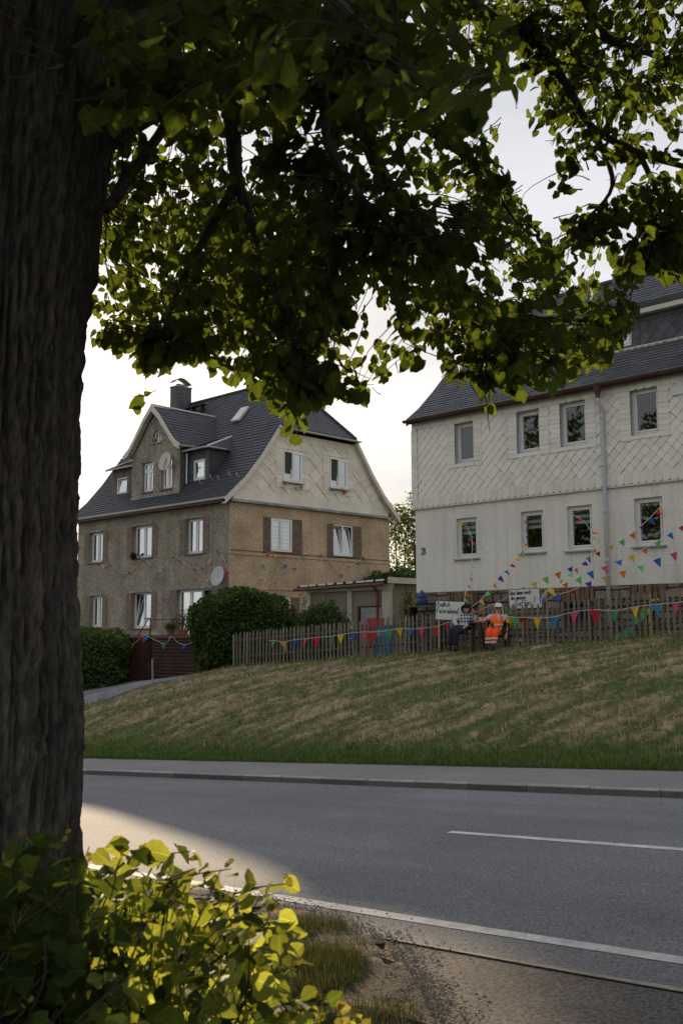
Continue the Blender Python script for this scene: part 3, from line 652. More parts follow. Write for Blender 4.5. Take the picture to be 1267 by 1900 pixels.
def roof_courses(name, parent, mat, prof, xr, pitch=.27, width=.22, lift=.02, kind='stuff', to=None):
    """slates laid in courses up the profile [(y,z)...]; xr(y,z)->(x0,x1). to maps (x,y,z)"""
    vs = []; to = to or (lambda x, y, z: (x, y, z))
    L = [0]
    for i in range(len(prof) - 1): L.append(L[-1] + math.dist(prof[i], prof[i + 1]))
    def on(s):
        s = min(max(s, 0), L[-1]); i = max(k for k in range(len(L)) if L[k] <= s + 1e-9); i = min(i, len(prof) - 2)
        t = (s - L[i]) / (L[i + 1] - L[i]); (a, b), (c, d) = prof[i], prof[i + 1]; return a + (c - a) * t, b + (d - b) * t, (c - a) / (L[i + 1] - L[i]), (d - b) / (L[i + 1] - L[i])
    s = 0; row = 0
    while s < L[-1]:
        y0, z0, ty, tz = on(s); y1, z1, _, _ = on(min(s + pitch * 1.04, L[-1])); x0, x1 = xr(y0, z0); X0, X1 = xr(y1, z1); ny, nz = -tz, ty
        n = max(1, int((x1 - x0) / width)); off = R_.random()
        for k in range(n + 1):
            a, b = (k - off) / n, (k + 1 - off) / n; a, b = max(0, a), min(1, b)
            if b - a < .002: continue
            e = lift + R_.uniform(0, .012); e2 = lift * .2
            dz = R_.uniform(-.012, .012)
            p = [(x0 + (x1 - x0) * a, y0 + ny * e - ty * dz, z0 + nz * e - tz * dz), (x0 + (x1 - x0) * b - .004, y0 + ny * e + ty * .03, z0 + nz * e + tz * .03), (X0 + (X1 - X0) * b - .004, y1 + ny * e2, z1 + nz * e2), (X0 + (X1 - X0) * a, y1 + ny * e2, z1 + nz * e2)]
            low = [(x0 + (x1 - x0) * a, y0 - ty * dz, z0 - tz * dz), (x0 + (x1 - x0) * b - .004, y0 + ty * .03, z0 + tz * .03), p[1], p[0]]
            vs += [to(*q) for q in p] + [to(*q) for q in low]
        s += pitch; row += 1
    return obj(name, fast_mesh(name, [tuple(v) for v in vs], len(vs) // 4, 4, mat), parent, kind=kind)
def gutter(name, parent, mat, pts, r=.065):
    m = MB(); pts = [V(p) for p in pts]; n = 7
    for k in range(len(pts) - 1):
        d = (pts[k + 1] - pts[k]).normalized(); s_ = d.cross(V((0, 0, 1))).normalized()
        ra = [[m.P(q + s_ * (r * math.cos(math.pi * j / n)) - V((0, 0, 1)) * (r * math.sin(math.pi * j / n))) for j in range(n + 1)] for q in (pts[k], pts[k + 1])]
        rb = [[m.P(q + s_ * (r * .88 * math.cos(math.pi * j / n)) - V((0, 0, 1)) * (r * .88 * math.sin(math.pi * j / n) - .004)) for j in range(n + 1)] for q in (pts[k], pts[k + 1])]
        for j in range(n): m.F(ra[0][j], ra[0][j + 1], ra[1][j + 1], ra[1][j]); m.F(rb[0][j], rb[1][j], rb[1][j + 1], rb[0][j + 1])
        for a in (0, n): m.F(ra[0][a], ra[1][a], rb[1][a], rb[0][a])
        m.F(*ra[0]); m.F(*ra[1][::-1])
    return m.build(name, mat, parent)
AXR = -math.atan2(.6947, .7193)                  # both houses stand parallel, 46 degrees to the view

# ------------------------------------------------------------------ left house: roughcast walls, half-hipped slate roof
KL = 1.18
LO = EYE + (V((-4.533, 40, 0)) - EYE) * KL
LH = thing('roughcast_house', 'brown roughcast house with dark half hipped slate roof and gable dormer', 'house', LO, AXR, scale=KL)
LW, LD = 11.4, 9.78
BF = basis((0, 0, 0), (1, 0, 0), (0, -1, 0)); BG = basis((0, 0, 0), (0, 1, 0), (1, 0, 0))
FW = [(-10.38, -9.2, 4.95, 6.36, 2), (-6.78, -5.3, 4.96, 6.4, 2), (-2.88, -1.7, 4.94, 6.42, 2), (-10.16, -9.15, 1.9, 3.36, 2), (-6.75, -5.27, 1.84, 3.41, 2), (-3.45, -1.05, 1.35, 3.44, 3)]
holed_wall('front_wall', BF, -LW, 0, -.8, 7.0, [f[:4] for f in FW], M['render_grey'], LH, .17)
for i, (a, b, c, d, n) in enumerate(FW):
    window(LH, BF, a, b, c, d, n, .16, 'glass_bright', tilt={4: (0,), 5: (2,)}.get(i, ()), sill='sill')
    m = MB(BF); m.box(a - .08, b + .08, -.02, .035, d + .012, d + .10); m.build('lintel', M['lead'], LH)
GW = [(2.23, 3.5, 5.04, 6.45, 2), (5.98, 7.28, 5.04, 6.43, 2), (2.34, 3.41, 1.75, 3.1, 2), (6.0, 7.2, 1.75, 3.1, 2)]
holed_wall('gable_wall', BG, 0, LD, -.8, 6.98, [f[:4] for f in GW], M['render_tan'], LH, .06)
window(LH, BG, *GW[0][:4], 2, .03, 'glass_gable', blind='stripes', sill='sill', curtain=[(2.9, 3.45)])
window(LH, BG, *GW[1][:4], 2, .03, 'glass_gable', tilt=(0, 1), sill='sill')
window(LH, BG, *GW[2][:4], 2, .03, 'glass_gable', sill='sill'); window(LH, BG, *GW[3][:4], 2, .03, 'glass_gable', sill='sill')
m = MB(); m.box(-LW + .02, -LW + .04, .02, LD - .02, -.8, 6.9); m.build('far_wall', M['render_tan'], LH)
m = MB(); m.box(-LW + .05, -.02, LD - .04, LD, -.8, 6.9); m.build('back_wall', M['render_grey'], LH)
m = MB(); m.box(-LW + .03, -.03, .03, LD - .05, 6.82, 6.9); m.build('attic_floor', M['mortar'], LH)
# brick flanks beside the windows: real courses
def bricks(B, u0, u1, z0, z1, n0=0.0, mat='brick'):
    m = MB(B); m.cur = 1; m.box(u0, u1, -.01, n0 + .008, z0, z1); m.cur = 0; k = round((z1 - z0) / .078); s = (z1 - z0) / k
    for i in range(k):
        cut = u0 + (u1 - u0) * (.66 if i % 2 else .34); j = R_.uniform(0, .008)
        for a, b in ((u0, cut - .006), (cut + .006, u1)): m.box(a, b, 0, n0 + .022 + j + R_.uniform(0, .005), z0 + i * s + .006, z0 + (i + 1) * s - .006)
    m.build('brick_flank', [M[mat], M['mortar']], LH, kind='stuff')
for a, b, c, d, n in FW: bricks(BF, a - .44, a - .005, c - .02, d + .01, 0, 'brick_front'); bricks(BF, b + .005, b + .40, c - .02, d + .01, 0, 'brick_front')
for (a, b, c, d, n), (sa, sb) in zip(GW[:3], ((1.83, 4.05), (5.6, 7.83), (1.95, 3.9))): bricks(BG, sa, a - .005, c - .1, d + .02); bricks(BG, b + .005, sb, c - .1, d + .02)
# string courses on the gable side
for z, t in ((4.80, .08), (3.40, .05)): m = MB(BG); m.box(.0, LD, -.01, .035, z, z + t); m.build('string_course', M['render_tan'], LH)
# service cable on the gable wall
m = MB(BG); m.tube([(.05, .03, 4.98), (4.5, .03, 4.95), (LD, .03, 4.97)], .012, 5); m.build('wall_cable', M['black_metal'], LH)
# roof
PRF = [(-.42, 7.05), (.6, 7.95), (1.45, 8.93), (2.55, 10.42), (4.89, 13.2)]
def prof_z(y, pr=PRF):
    y = min(y, 2 * pr[-1][0] - y)
    for (a, b), (c, d) in zip(pr, pr[1:]):
        if y <= c: return b + (d - b) * (y - a) / (c - a)
    return pr[-1][1]
HZ, HY, RB = 10.42, 2.55, 1.9                     # half hip: foot height, its y, ridge set-back
ov = .28
def xr(y, z):
    t = max(0, (z - HZ) / (13.2 - HZ)); return -LW - ov + t * (RB + ov), ov - t * (RB + ov)
m = MB()
def side_pts(back, x_of):
    return [V((x_of(y, z), (2 * 4.89 - y) if back else y, z)) for y, z in PRF]
lo, hi = (lambda y, z: xr(y, z)[0]), (lambda y, z: xr(y, z)[1])
for back in (0, 1):
    a, b = side_pts(back, lo), side_pts(back, hi)
    for k in range(len(PRF) - 1): m.poly([a[k], b[k], b[k + 1], a[k + 1]])
for f in (lo, hi):
    e = ov + .12 if f is hi else -LW - ov - .12
    m.poly([(f(HY, HZ), HY, HZ), (f(HY, HZ), LD - HY, HZ), (f(4.89, 13.2), 4.89, 13.2)])
roof = m.build('roof', M['slate_dark'], LH)
roof_courses('roof_slates', roof, M['slate_dark'], PRF, xr, .2, .24)
roof_courses('hip_slates', roof, M['slate_dark'], [(HZ - .18, -.1), (13.2, RB + ov)], lambda z, q: (HY + (z - HZ) / (13.2 - HZ) * 2.34, LD - HY - (z - HZ) / (13.2 - HZ) * 2.34), .2, .24, lift=-.03, to=lambda u, z, q: (ov - q, u, z))
m = MB(); m.tube([(xr(0, 13.2)[0], 4.89, 13.24), (xr(0, 13.2)[1], 4.89, 13.24)], .07, 6); m.build('ridge_cap', M['slate_dark'], roof)
m = MB()
for s_ in (-1, 1): y0, y1 = (HY, 4.89) if s_ < 0 else (LD - HY, 4.89); m.tube([(ov + .02, y0, HZ + .02), (-RB, y1, 13.24)], .06, 6)
m.build('hip_cap', M['slate_dark'], roof)
gutter('gutter', LH, M['zinc'], [(-LW - ov, -.47, 7.05), (ov + .02, -.47, 7.05)], .075)
gutter('hip_gutter', LH, M['zinc'], [(ov + .16, HY - .12, HZ - .1), (ov + .16, LD - HY + .15, HZ - .1)], .06)
m = MB(); m.box(-LW - .1, .05, -.4, .0, 6.9, 6.985); m.build('soffit', M['brown_metal'], LH)
# gable verge boards, front and back slopes
for back, (xa, xb) in [(k, e) for k in (0, 1) for e in ((ov - .01, ov + .03), (-LW - ov - .03, -LW - ov + .01))]:
    m = MB(); pr = [(p[0], p[1]) for p in PRF[:4]]; pr[0] = (-.46, 7.0)
    for (y0, z0), (y1, z1) in zip(pr, pr[1:]):
        Y0, Y1 = (y0, y1) if not back else (LD - y0, LD - y1)
        if 1: m.prism([(xa, Y0, z0 - .22), (xa, Y1, z1 - .22), (xa, Y1, z1 + .045), (xa, Y0, z0 + .045)], (xb - xa, 0, 0))
        if xa > 0: m.poly([(.02, Y0, z0 - .2), (.02, Y1, z1 - .2), (ov, Y1, z1 - .2), (ov, Y0, z0 - .2)])
    m.build('verge_board', M['verge'], LH)
# clad gable: backing, rhombic slates, border rows, sheet-metal foot
gz_ = lambda y: prof_z(y) - .2
trap = [(.0, 7.06), (LD, 7.06), (LD - .62, 7.72), (LD - 1.45, 8.7), (LD - 2.50, 10.2), (2.50, 10.2), (1.45, 8.7), (.62, 7.72)]
m = MB(BG); m.prism([(u, .03, z) for u, z in trap], (0, -.1, 0)); clad = m.build('gable_cladding', M['clad_back'], LH)
AT = [(2.89, 3.98, 8.06, 9.4), (5.72, 6.81, 8.06, 9.43)]
bo = .32
inner = [(.75, 7.5), (LD - .75, 7.5), (LD - 1.35, 8.3), (LD - 1.85, 9.0), (LD - 2.55, 9.92), (2.55, 9.92), (1.85, 9.0), (1.35, 8.3)]
slates(clad, BG, [(.5, 7.45), (LD - .5, 7.45), (LD - .66, 7.66), (LD - 1.5, 8.66), (LD - 2.5, 10.05), (2.5, 10.05), (1.5, 8.66), (.66, 7.66)], .50, AT, M['slate_gable'], .035, .024, stretch=1.12, lower=False, gap=.965)
border(clad, BG, .12, LD - .12, 7.07, 7.5, M['slate_gable'], False, 1.25, .045, skew=.0)
border(clad, BG, 2.5, LD - 2.5, 9.90, 10.2, M['slate_gable'], False, 1.2, .045, skew=.0)
for a, b, c, d in AT:
    for u0, u1 in ((a - .42, a - .01), (b + .01, b + .42)): border(clad, BG, u0, u1, c - .12, d + .06, M['slate_gable'], True, .2, .052, skew=-.02)
    border(clad, BG, a - .42, b + .42, d + .07, d + .2, M['slate_gable'], False, .75, .055); border(clad, BG, a - .42, b + .42, c - .27, c - .13, M['slate_gable'], False, .6, .055)
# slates along the sloping verges
for back in (0, 1):
    pr = [(.35, 7.5), (.62, 7.72), (1.45, 8.7), (2.50, 10.18)]
    for (y0, z0), (y1, z1) in zip(pr, pr[1:]):
        k = max(1, round(math.dist((y0, z0), (y1, z1)) / .16))
        for i in range(k):
            ya, za, yb, zb = y0 + (y1 - y0) * i / k, z0 + (z1 - z0) * i / k, y0 + (y1 - y0) * (i + .96) / k, z0 + (z1 - z0) * (i + .96) / k
            q = [(ya, za), (ya + .5, za - .28), (yb + .5, zb - .28), (yb, zb)]; q = [(y if not back else LD - y, max(z, 7.46)) for y, z in q]
            if area(q) < .01: continue
            m = MB(BG); e = R_.uniform(0, .008); m.prism([(y, .06 + e + (.012 if n in (0, 1) else 0), z) for n, (y, z) in enumerate(q)], (0, -.014, 0)); m.build('verge_slate', M['slate_gable'], clad)
for a, b, c, d in AT: window(LH, BG @ Matrix.Translation((0, .125, 0)), a, b, c, d, 2, .03, 'glass_gable', tilt=(0,), sill='lead', sill_out=.12)
m = MB(BG); m.prism([(-.06, .0, 7.1), (-.06, .2, 7.02), (-.06, .2, 6.94), (-.06, 0, 6.96)], (LD + .15, 0, 0)); m.build('flashing', M['lead'], LH)
# gable dormer
DX, DY, DH = -5.65, .35, 1.83
dm_out = lambda s: [(DX - DH * s, 9.9), (DX - 1.5 * s, 10.05), (DX - 1.05 * s, 10.6)]
BD = basis((0, DY, 0), (1, 0, 0), (0, -1, 0))
dw = [(-6.66, -5.82, 7.98, 9.33), (-5.2, -4.4, 7.98, 9.36)]
holed_wall('dormer_wall', BD, DX - DH, DX + DH, 7.72, 9.86, dw, M['render_grey'], LH, .15)
m = MB(BD); arch = [(-5.9, 10.18)] + [(-5.59 - .31 * math.cos(t), 10.36 + .36 * math.sin(t)) for t in [math.pi * k / 10 for k in range(11)]] + [(-5.28, 10.18)]
out = [(DX - DH, 9.86), (DX - 1.55, 9.98), (DX - 1.2, 10.3), (DX - .6, 11.05), (DX, 11.6), (DX + .6, 11.05), (DX + 1.2, 10.3), (DX + 1.55, 9.98), (DX + DH, 9.86)]
# gable triangle with the arched opening: split left and right of it
m.poly([(u, 0, z) for u, z in [(DX - DH, 9.86), (-5.9, 9.86)] + [(-5.9, 10.18)] + [a for a in arch[1:7]] + [(-5.59, 11.52), (DX, 11.6), (DX - .6, 11.05), (DX - 1.2, 10.3), (DX - 1.55, 9.98)]])
m.poly([(u, 0, z) for u, z in [(-5.28, 9.86), (DX + DH, 9.86), (DX + 1.55, 9.98), (DX + 1.2, 10.3), (DX + .6, 11.05), (-5.59, 11.52)] + [a for a in arch[6:-1]] + [(-5.28, 10.18)]])
m.poly([(-5.9, 0, 9.86), (-5.28, 0, 9.86), (-5.28, 0, 10.18), (-5.9, 0, 10.18)])
for p, q in zip(arch, arch[1:]): m.poly([(p[0], 0, p[1]), (p[0], -.16, p[1]), (q[0], -.16, q[1]), (q[0], 0, q[1])])
m.build('dormer_gable', M['render_grey'], LH)
m = MB(BD); m.poly([(a, -.14, b) for a, b in arch]); aw = m.build('arched_window', M['glass_bright'], LH)
m = MB(BD); m.box(-5.62, -5.56, -.14, -.1, 10.18, 10.7); m.box(-5.9, -5.28, -.14, -.1, 10.16, 10.22)
for p, q in zip(arch[1:-1], arch[2:-1]):
    s_ = lambda a, k: (-5.59 + (a[0] + 5.59) * k, 10.36 + (a[1] - 10.36) * k)
    (a, b), (c, d), (e, f), (g, h) = p, q, s_(q, .82), s_(p, .82); m.prism([(a, -.1, b), (c, -.1, d), (e, -.1, f), (g, -.1, h)], (0, -.04, 0))
m.build('frame', M['pvc'], aw)
m = MB(BD); m.box(-5.98, -5.2, 0, .06, 10.1, 10.16); m.build('sill', M['render_grey'], aw)
window(LH, BD, *dw[0], 2, .13, 'glass_bright', transom=8.95, sill='sill'); window(LH, BD, *dw[1], 2, .13, 'glass_bright', transom=8.95, sill='sill')
m = MB(BD); m.box(DX - DH, DX + DH, 0, .05, 7.70, 7.78); m.build('dormer_foot', M['lead'], LH)
vp = [(2.1, 9.78), (1.75, 9.98), (1.35, 10.4), (.62, 11.25), (0, 11.82)]
BKY = lambda z: next((y for y in [k * .02 for k in range(250)] if prof_z(y) >= z), 4.8)
m = MB(); dz0 = .1
for s_ in (-1, 1):
    for (a, z0), (b, z1) in zip(vp, vp[1:]):
        m.poly([(DX + s_ * a, dz0, z0), (DX + s_ * b, dz0, z1), (DX + s_ * b, BKY(z1) + .05, z1), (DX + s_ * a, BKY(z0) + .05, z0)])
droof = m.build('dormer_roof', M['slate_dark'], LH)
for s_ in (-1, 1):
    roof_courses('dormer_slates', droof, M['slate_dark'], vp, lambda a, z: (dz0 + .02, BKY(z)), .2, .24, lift=-.03, to=(lambda s_: lambda x, a, z: (DX + s_ * a, x, z))(s_))
    m = MB()
    for (a, z0), (b, z1) in zip(vp, vp[1:]): m.prism([(DX + s_ * a, dz0, z0 - .2), (DX + s_ * b, dz0, z1 - .24), (DX + s_ * b, dz0, z1 + .05), (DX + s_ * a, dz0, z0 + .05)], (0, -.05, 0)); m.poly([(DX + s_ * a, dz0, z0 - .12), (DX + s_ * b, dz0, z1 - .12), (DX + s_ * b, DY, z1 - .12), (DX + s_ * a, DY, z0 - .12)])
    m.build('verge_board', M['verge'], droof)
m = MB(); m.tube([(DX, .06, 11.88), (DX, BKY(11.8), 11.85)], .045, 6); m.build('ridge_cap', M['zinc'], droof)
for s_ in (-1, 1): gutter('dormer_gutter', LH, M['zinc'], [(DX + s_ * 2.14, .02, 9.76), (DX + s_ * 2.14, BKY(9.76) - .35, 9.76)], .06)
for s_ in (-1, 1):
    m = MB(); x = DX + s_ * DH; m.poly([(x, DY, 7.7), (x, DY, 9.86), (x, BKY(9.86), 9.86)]); m.build('dormer_cheek', M['slate_dormer'], LH)
m = MB(); m.tube([(DX + DH + .12, .62, 9.45), (DX + DH + .12, .62, 8.1)], .035, 6); m.build('dormer_downpipe', M['zinc'], LH)
# two lean-to dormers, one each side of it
for x0, x1, zt, wx0, wx1, wz0, wz1, mm, tl in ((-9.75, DX - DH - .004, 9.42, -9.37, -8.5, 8.17, 8.97, 'slate_brown', (0,)), (DX + DH + .004, -2.33, 9.6, -3.43, -2.6, 8.22, 9.12, 'slate_dormer', ())):
    Bs = basis((0, .8, 0), (1, 0, 0), (0, -1, 0)); dn = holed_wall('dormer_face', Bs, x0, x1, 8.02, zt, [(wx0, wx1, wz0, wz1)], M['slate_dark'], LH, .08)
    slates(dn, Bs, [(x0 + .1, 8.1), (x1, 8.1), (x1, zt - .22), (x0 + .1, zt - .22)], .26, [(wx0, wx1, wz0, wz1)], M[mm], .004, .012)
    border(dn, Bs, x0, x1, zt - .22, zt - .02, M[mm], False, .2, .012, skew=.03)
    border(dn, Bs, x0, x0 + .18, 8.05, zt - .22, M[mm], True, .2, .012); border(dn, Bs, wx0 - .26, wx0 - .01, wz0 - .05, wz1 + .05, M[mm], True, .16, .014); border(dn, Bs, wx1 + .01, min(wx1 + .26, x1), wz0 - .05, wz1 + .05, M[mm], True, .16, .014)
    window(LH, Bs, wx0, wx1, wz0, wz1, 1, .0, 'glass_bright', tilt=tl, sill=None, blind=None if tl else .85)
    m = MB(Bs); m.box(x0 - .04, x1, 0, .09, 8.02, 8.08); m.build('dormer_foot', M['verge'], LH)
    for xx in ([x0, x1] if x1 > -5 else [x0]): m = MB(); m.poly([(xx, .8, 8.0), (xx, .8, zt), (xx, BKY(zt + .4), zt + .1)]); m.build('dormer_cheek', M['slate_dark'], LH)
    yb = 2.5; zb = prof_z(yb)
    xa, xb = x0 - .15, x1 + (.15 if x1 > -5 else 0); hip = .75
    m = MB(); L0 = (xa, .55, zt - .02); L1 = (xb, .55, zt - .02); q0 = (xa + (hip if x1 < -5 else 0), yb, zb); q1 = (xb - (hip if x1 > -5 else 0), yb, zb)
    m.poly([L0, L1, q1, q0])
    if x1 > -5: m.poly([L1, (xb, 1.9, prof_z(1.9) - .02), q1])
    else: m.poly([q0, (xa, 1.9, prof_z(1.9) - .02), L0])
    dr = m.build('dormer_roof', M['slate_dark'], LH)
    roof_courses('dormer_slates', dr, M['slate_dark'], [(.52, zt - .03), (yb, zb)], (lambda xa, xb, r: lambda y, z: (xa + (0 if r else hip * (y - .55) / 1.95), xb - (hip * (y - .55) / 1.95 if r else 0)))(xa, xb, x1 > -5), .2, .24)
    m = MB(); m.tube([L1, q1] if x1 > -5 else [L0, q0], .05, 6); m.build('hip_cap', M['zinc'], dr)
    gutter('dormer_gutter', LH, M['zinc'], [(xa, .49, zt - .03), (xb, .49, zt - .03)], .065)
    if x1 > -5: gutter('dormer_gutter', LH, M['zinc'], [(xb + .05, .49, zt - .03), (xb + .05, 1.55, zt - .03)], .06)
# far gable closes the attic
m = MB(); g_ = [(y, z - .03) for y, z in PRF[:4]]; g_[0] = (.0, 7.38); lp = [(0, 6.8), (LD, 6.8)] + [(LD - y, z) for y, z in g_] + g_[::-1]
m.prism([(-LW + .02, y, z) for y, z in lp], (-.06, 0, 0)); m.build('far_gable', M['slate_gable'], LH)
# chimney
m = MB(); m.box(-9.75, -9.17, 4.1, 4.98, 11.0, 14.05); ch = m.build('chimney', M['slate_brown'], roof)
Bc = basis((0, 4.1, 0), (1, 0, 0), (0, -1, 0)); Bc2 = basis((-9.17, 0, 0), (0, 1, 0), (1, 0, 0))
m = MB()
for B_, u0, u1 in ((Bc, -9.75, -9.17), (Bc2, 4.1, 4.98)):
    m.M = B_; z = 12.0; r_ = 0
    while z < 14.05:
        n = 3 if u1 - u0 < 1 else 5; s_ = (u1 - u0) / n
        for k in range(n): m.obox((u0 + k * s_ + .004, .002, z), (s_ - .008, 0, .03), (0, .014 + R_.uniform(0, .008), 0), (0, 0, .2))
        z += .21
m.build('chimney_slates', M['slate_dormer'], roof, kind='stuff')
m = MB(); m.box(-9.8, -9.12, 4.05, 5.03, 14.05, 14.1); m.build('chimney_cap', M['lead'], roof)
m = MB(); m.box(-9.58, -9.34, 4.3, 4.8, 14.1, 14.25)
pr = [(-.55 + 1.05 * k / 10, 14.25 + .26 * math.sin(math.pi * (k / 10) ** .8)) for k in range(11)]
for (a, z0), (b, z1) in zip(pr, pr[1:]): m.prism([(-9.68, 4.55 + a, z0), (-9.68, 4.55 + b, z1), (-9.68, 4.55 + b, z1 + .03), (-9.68, 4.55 + a, z0 + .03)], (.45, 0, 0))
m.build('chimney_hood', M['lead'], roof)
# roof light, walkway board, snow hooks
def on_roof(x, y, e=.04): return V((x, y, prof_z(y) + e))
m = MB(); a, b = on_roof(-3.7, 3.15, .06), on_roof(-3.7, 3.75, .06); m.obox(a, (.55, 0, 0), b - a, (0, -.08, .07)); rl = m.build('roof_light', M['zinc'], roof)
m = MB(); a, b = on_roof(-3.64, 3.2, .14), on_roof(-3.64, 3.7, .14); m.obox(a + V((0, -.03, .0)), (.43, 0, 0), b - a, (0, -.012, .01)); m.build('pane', M['glass_bright'], roof)
m = MB(); m.box(-8.7, -7.0, 4.0, 4.3, 12.75, 12.79)
for x in (-8.5, -7.9, -7.2): m.box(x, x + .04, 4.02, 4.28, 12.2, 12.75)
m.build('roof_walkway', M['black_metal'], roof)
for k in range(5): p = on_roof(-2.6 + k * .62, .62 + .1 * (k % 2), .03); m = MB(); m.tube([p, p + V((0, -.14, .07)), p + V((0, -.16, .2))], .012, 5); m.build('snow_hook', M['zinc'], roof)
m = MB(); m.tube([on_roof(-10.6, 2.3), on_roof(-10.6, 2.3) + V((0, 0, .35))], .02, 5); m.box(-10.75, -10.45, 2.28, 2.32, 10.4, 10.46); m.build('roof_vent', M['lead'], roof)
# ------------------------------------------------------------------ right house: white render, pale slate cladding, stone plinth
RO = V((2.323, 32.1, 0))
RH = thing('slate_clad_house', 'white rendered house with pale diamond slate cladding, brown gutter and stone plinth', 'house', RO, AXR)
RW, RD = 15.5, 9.3
RF = basis((0, 0, 0), (1, 0, 0), (0, -1, 0))
RU = [(1.78, 2.5, 6.9, 8.17), (4.1, 4.89, 6.93, 8.18), (5.58, 6.41, 6.93, 8.21), (7.79, 8.59, 6.96, 8.22), (10.1, 10.9, 6.94, 8.2), (12.6, 13.4, 6.94, 8.2)]
RL = [(1.74, 2.54, 3.93, 5.17), (4.13, 4.9, 3.98, 5.18), (5.69, 6.48, 3.95, 5.2), (7.76, 8.57, 3.95, 5.23), (10.1, 10.9, 3.95, 5.2), (12.6, 13.4, 3.95, 5.2)]
holed_wall('rendered_wall', RF, .1, RW, 2.9, 5.66, RL, M['render_white'], RH, .13)
holed_wall('upper_wall', RF @ Matrix.Translation((0, .02, 0)), .02, RW, 5.64, 8.45, RU, M['clad_back'], RH, .02)
uw = [o for o in RH.children if o.name == 'upper_wall'][0]
for a, b, c, d in RU:
    m = MB(RF); r, f = -.13, .055
    m.poly([(a, f, c), (a, f, d), (a, r, d), (a, r, c)]); m.poly([(b, f, c), (b, r, c), (b, r, d), (b, f, d)]); m.poly([(a, f, d), (b, f, d), (b, r, d), (a, r, d)]); m.poly([(a, f, c), (a, r, c), (b, r, c), (b, f, c)])
    m.build('window_reveal', M['pipe'], RH)
for i, (a, b, c, d) in enumerate(RU): window(RH, RF, a, b, c, d, 1, .12, 'glass_right1' if i == 0 and 'glass_right1' in M else 'glass_dim', sill=None, fw=.07)
for i, (a, b, c, d) in enumerate(RL): window(RH, RF, a, b, c, d, 1, .11, 'glass_dim', sill='sill_zinc', fw=.07, blind='stripes' if i < 3 else .2, sill_out=.09, sill_ext=.09)
def pos_seen(u, z):
    q = proj(RH_M @ V((u, 0, z))); return 0 if not q or not (-20 < q[0] < 1290) else 1 / q[2]
RH_M = Matrix.Translation(RO) @ Matrix.Rotation(AXR, 4, 'Z')
HB = RU
slates(uw, RF, [(.26, 5.92), (RW, 5.92), (RW, 8.25), (.26, 8.25)], .215, HB, M['slate_pale'], .022, .020, seen=pos_seen, limit=300)
border(uw, RF, .02, RW, 5.63, 5.93, M['slate_pale'], False, .22, .032, skew=.04)
border(uw, RF, .02, RW, 8.2, 8.42, M['slate_pale'], False, .24, .030, skew=.03)
border(uw, RF, .0, .25, 5.9, 8.2, M['slate_pale'], True, .2, .034, skew=-.01)
for a, b, c, d in RU:
    for u0, u1 in ((a - .31, a - .003), (b + .003, b + .31)): border(uw, RF, u0, u1, c - .13, 8.2, M['slate_pale'], True, .145, .036, skew=-.015)
    border(uw, RF, a - .003, b + .003, c - .13, c - .01, M['slate_pale'], True, .12, .037)
    if 8.2 - d > .03: border(uw, RF, a, b, d + .002, 8.2, M['slate_pale'], True, .15, .034)
m = MB(RF); m.box(-.05, RW, .0, .075, 5.585, 5.632); m.build('drip_rail', M['verge'], RH)
m = MB(RF); m.box(9.02, 9.7, .02, .10, 7.86, 8.06); m.build('wall_plate', M['wall_white'], RH)
m = MB(); m.box(.12, RW, RD - .05, RD, .6, 8.4); m.build('back_wall', M['render_white'], RH)
m = MB(); m.box(.1, .14, .02, RD, .6, 8.4); m.box(RW - .05, RW, .02, RD, .6, 8.4); m.build('end_wall', M['render_white'], RH)
m = MB(); m.box(.04, RW - .05, .03, RD - .03, 8.3, 8.38); m.build('attic_floor', M['stone_joint'], RH)
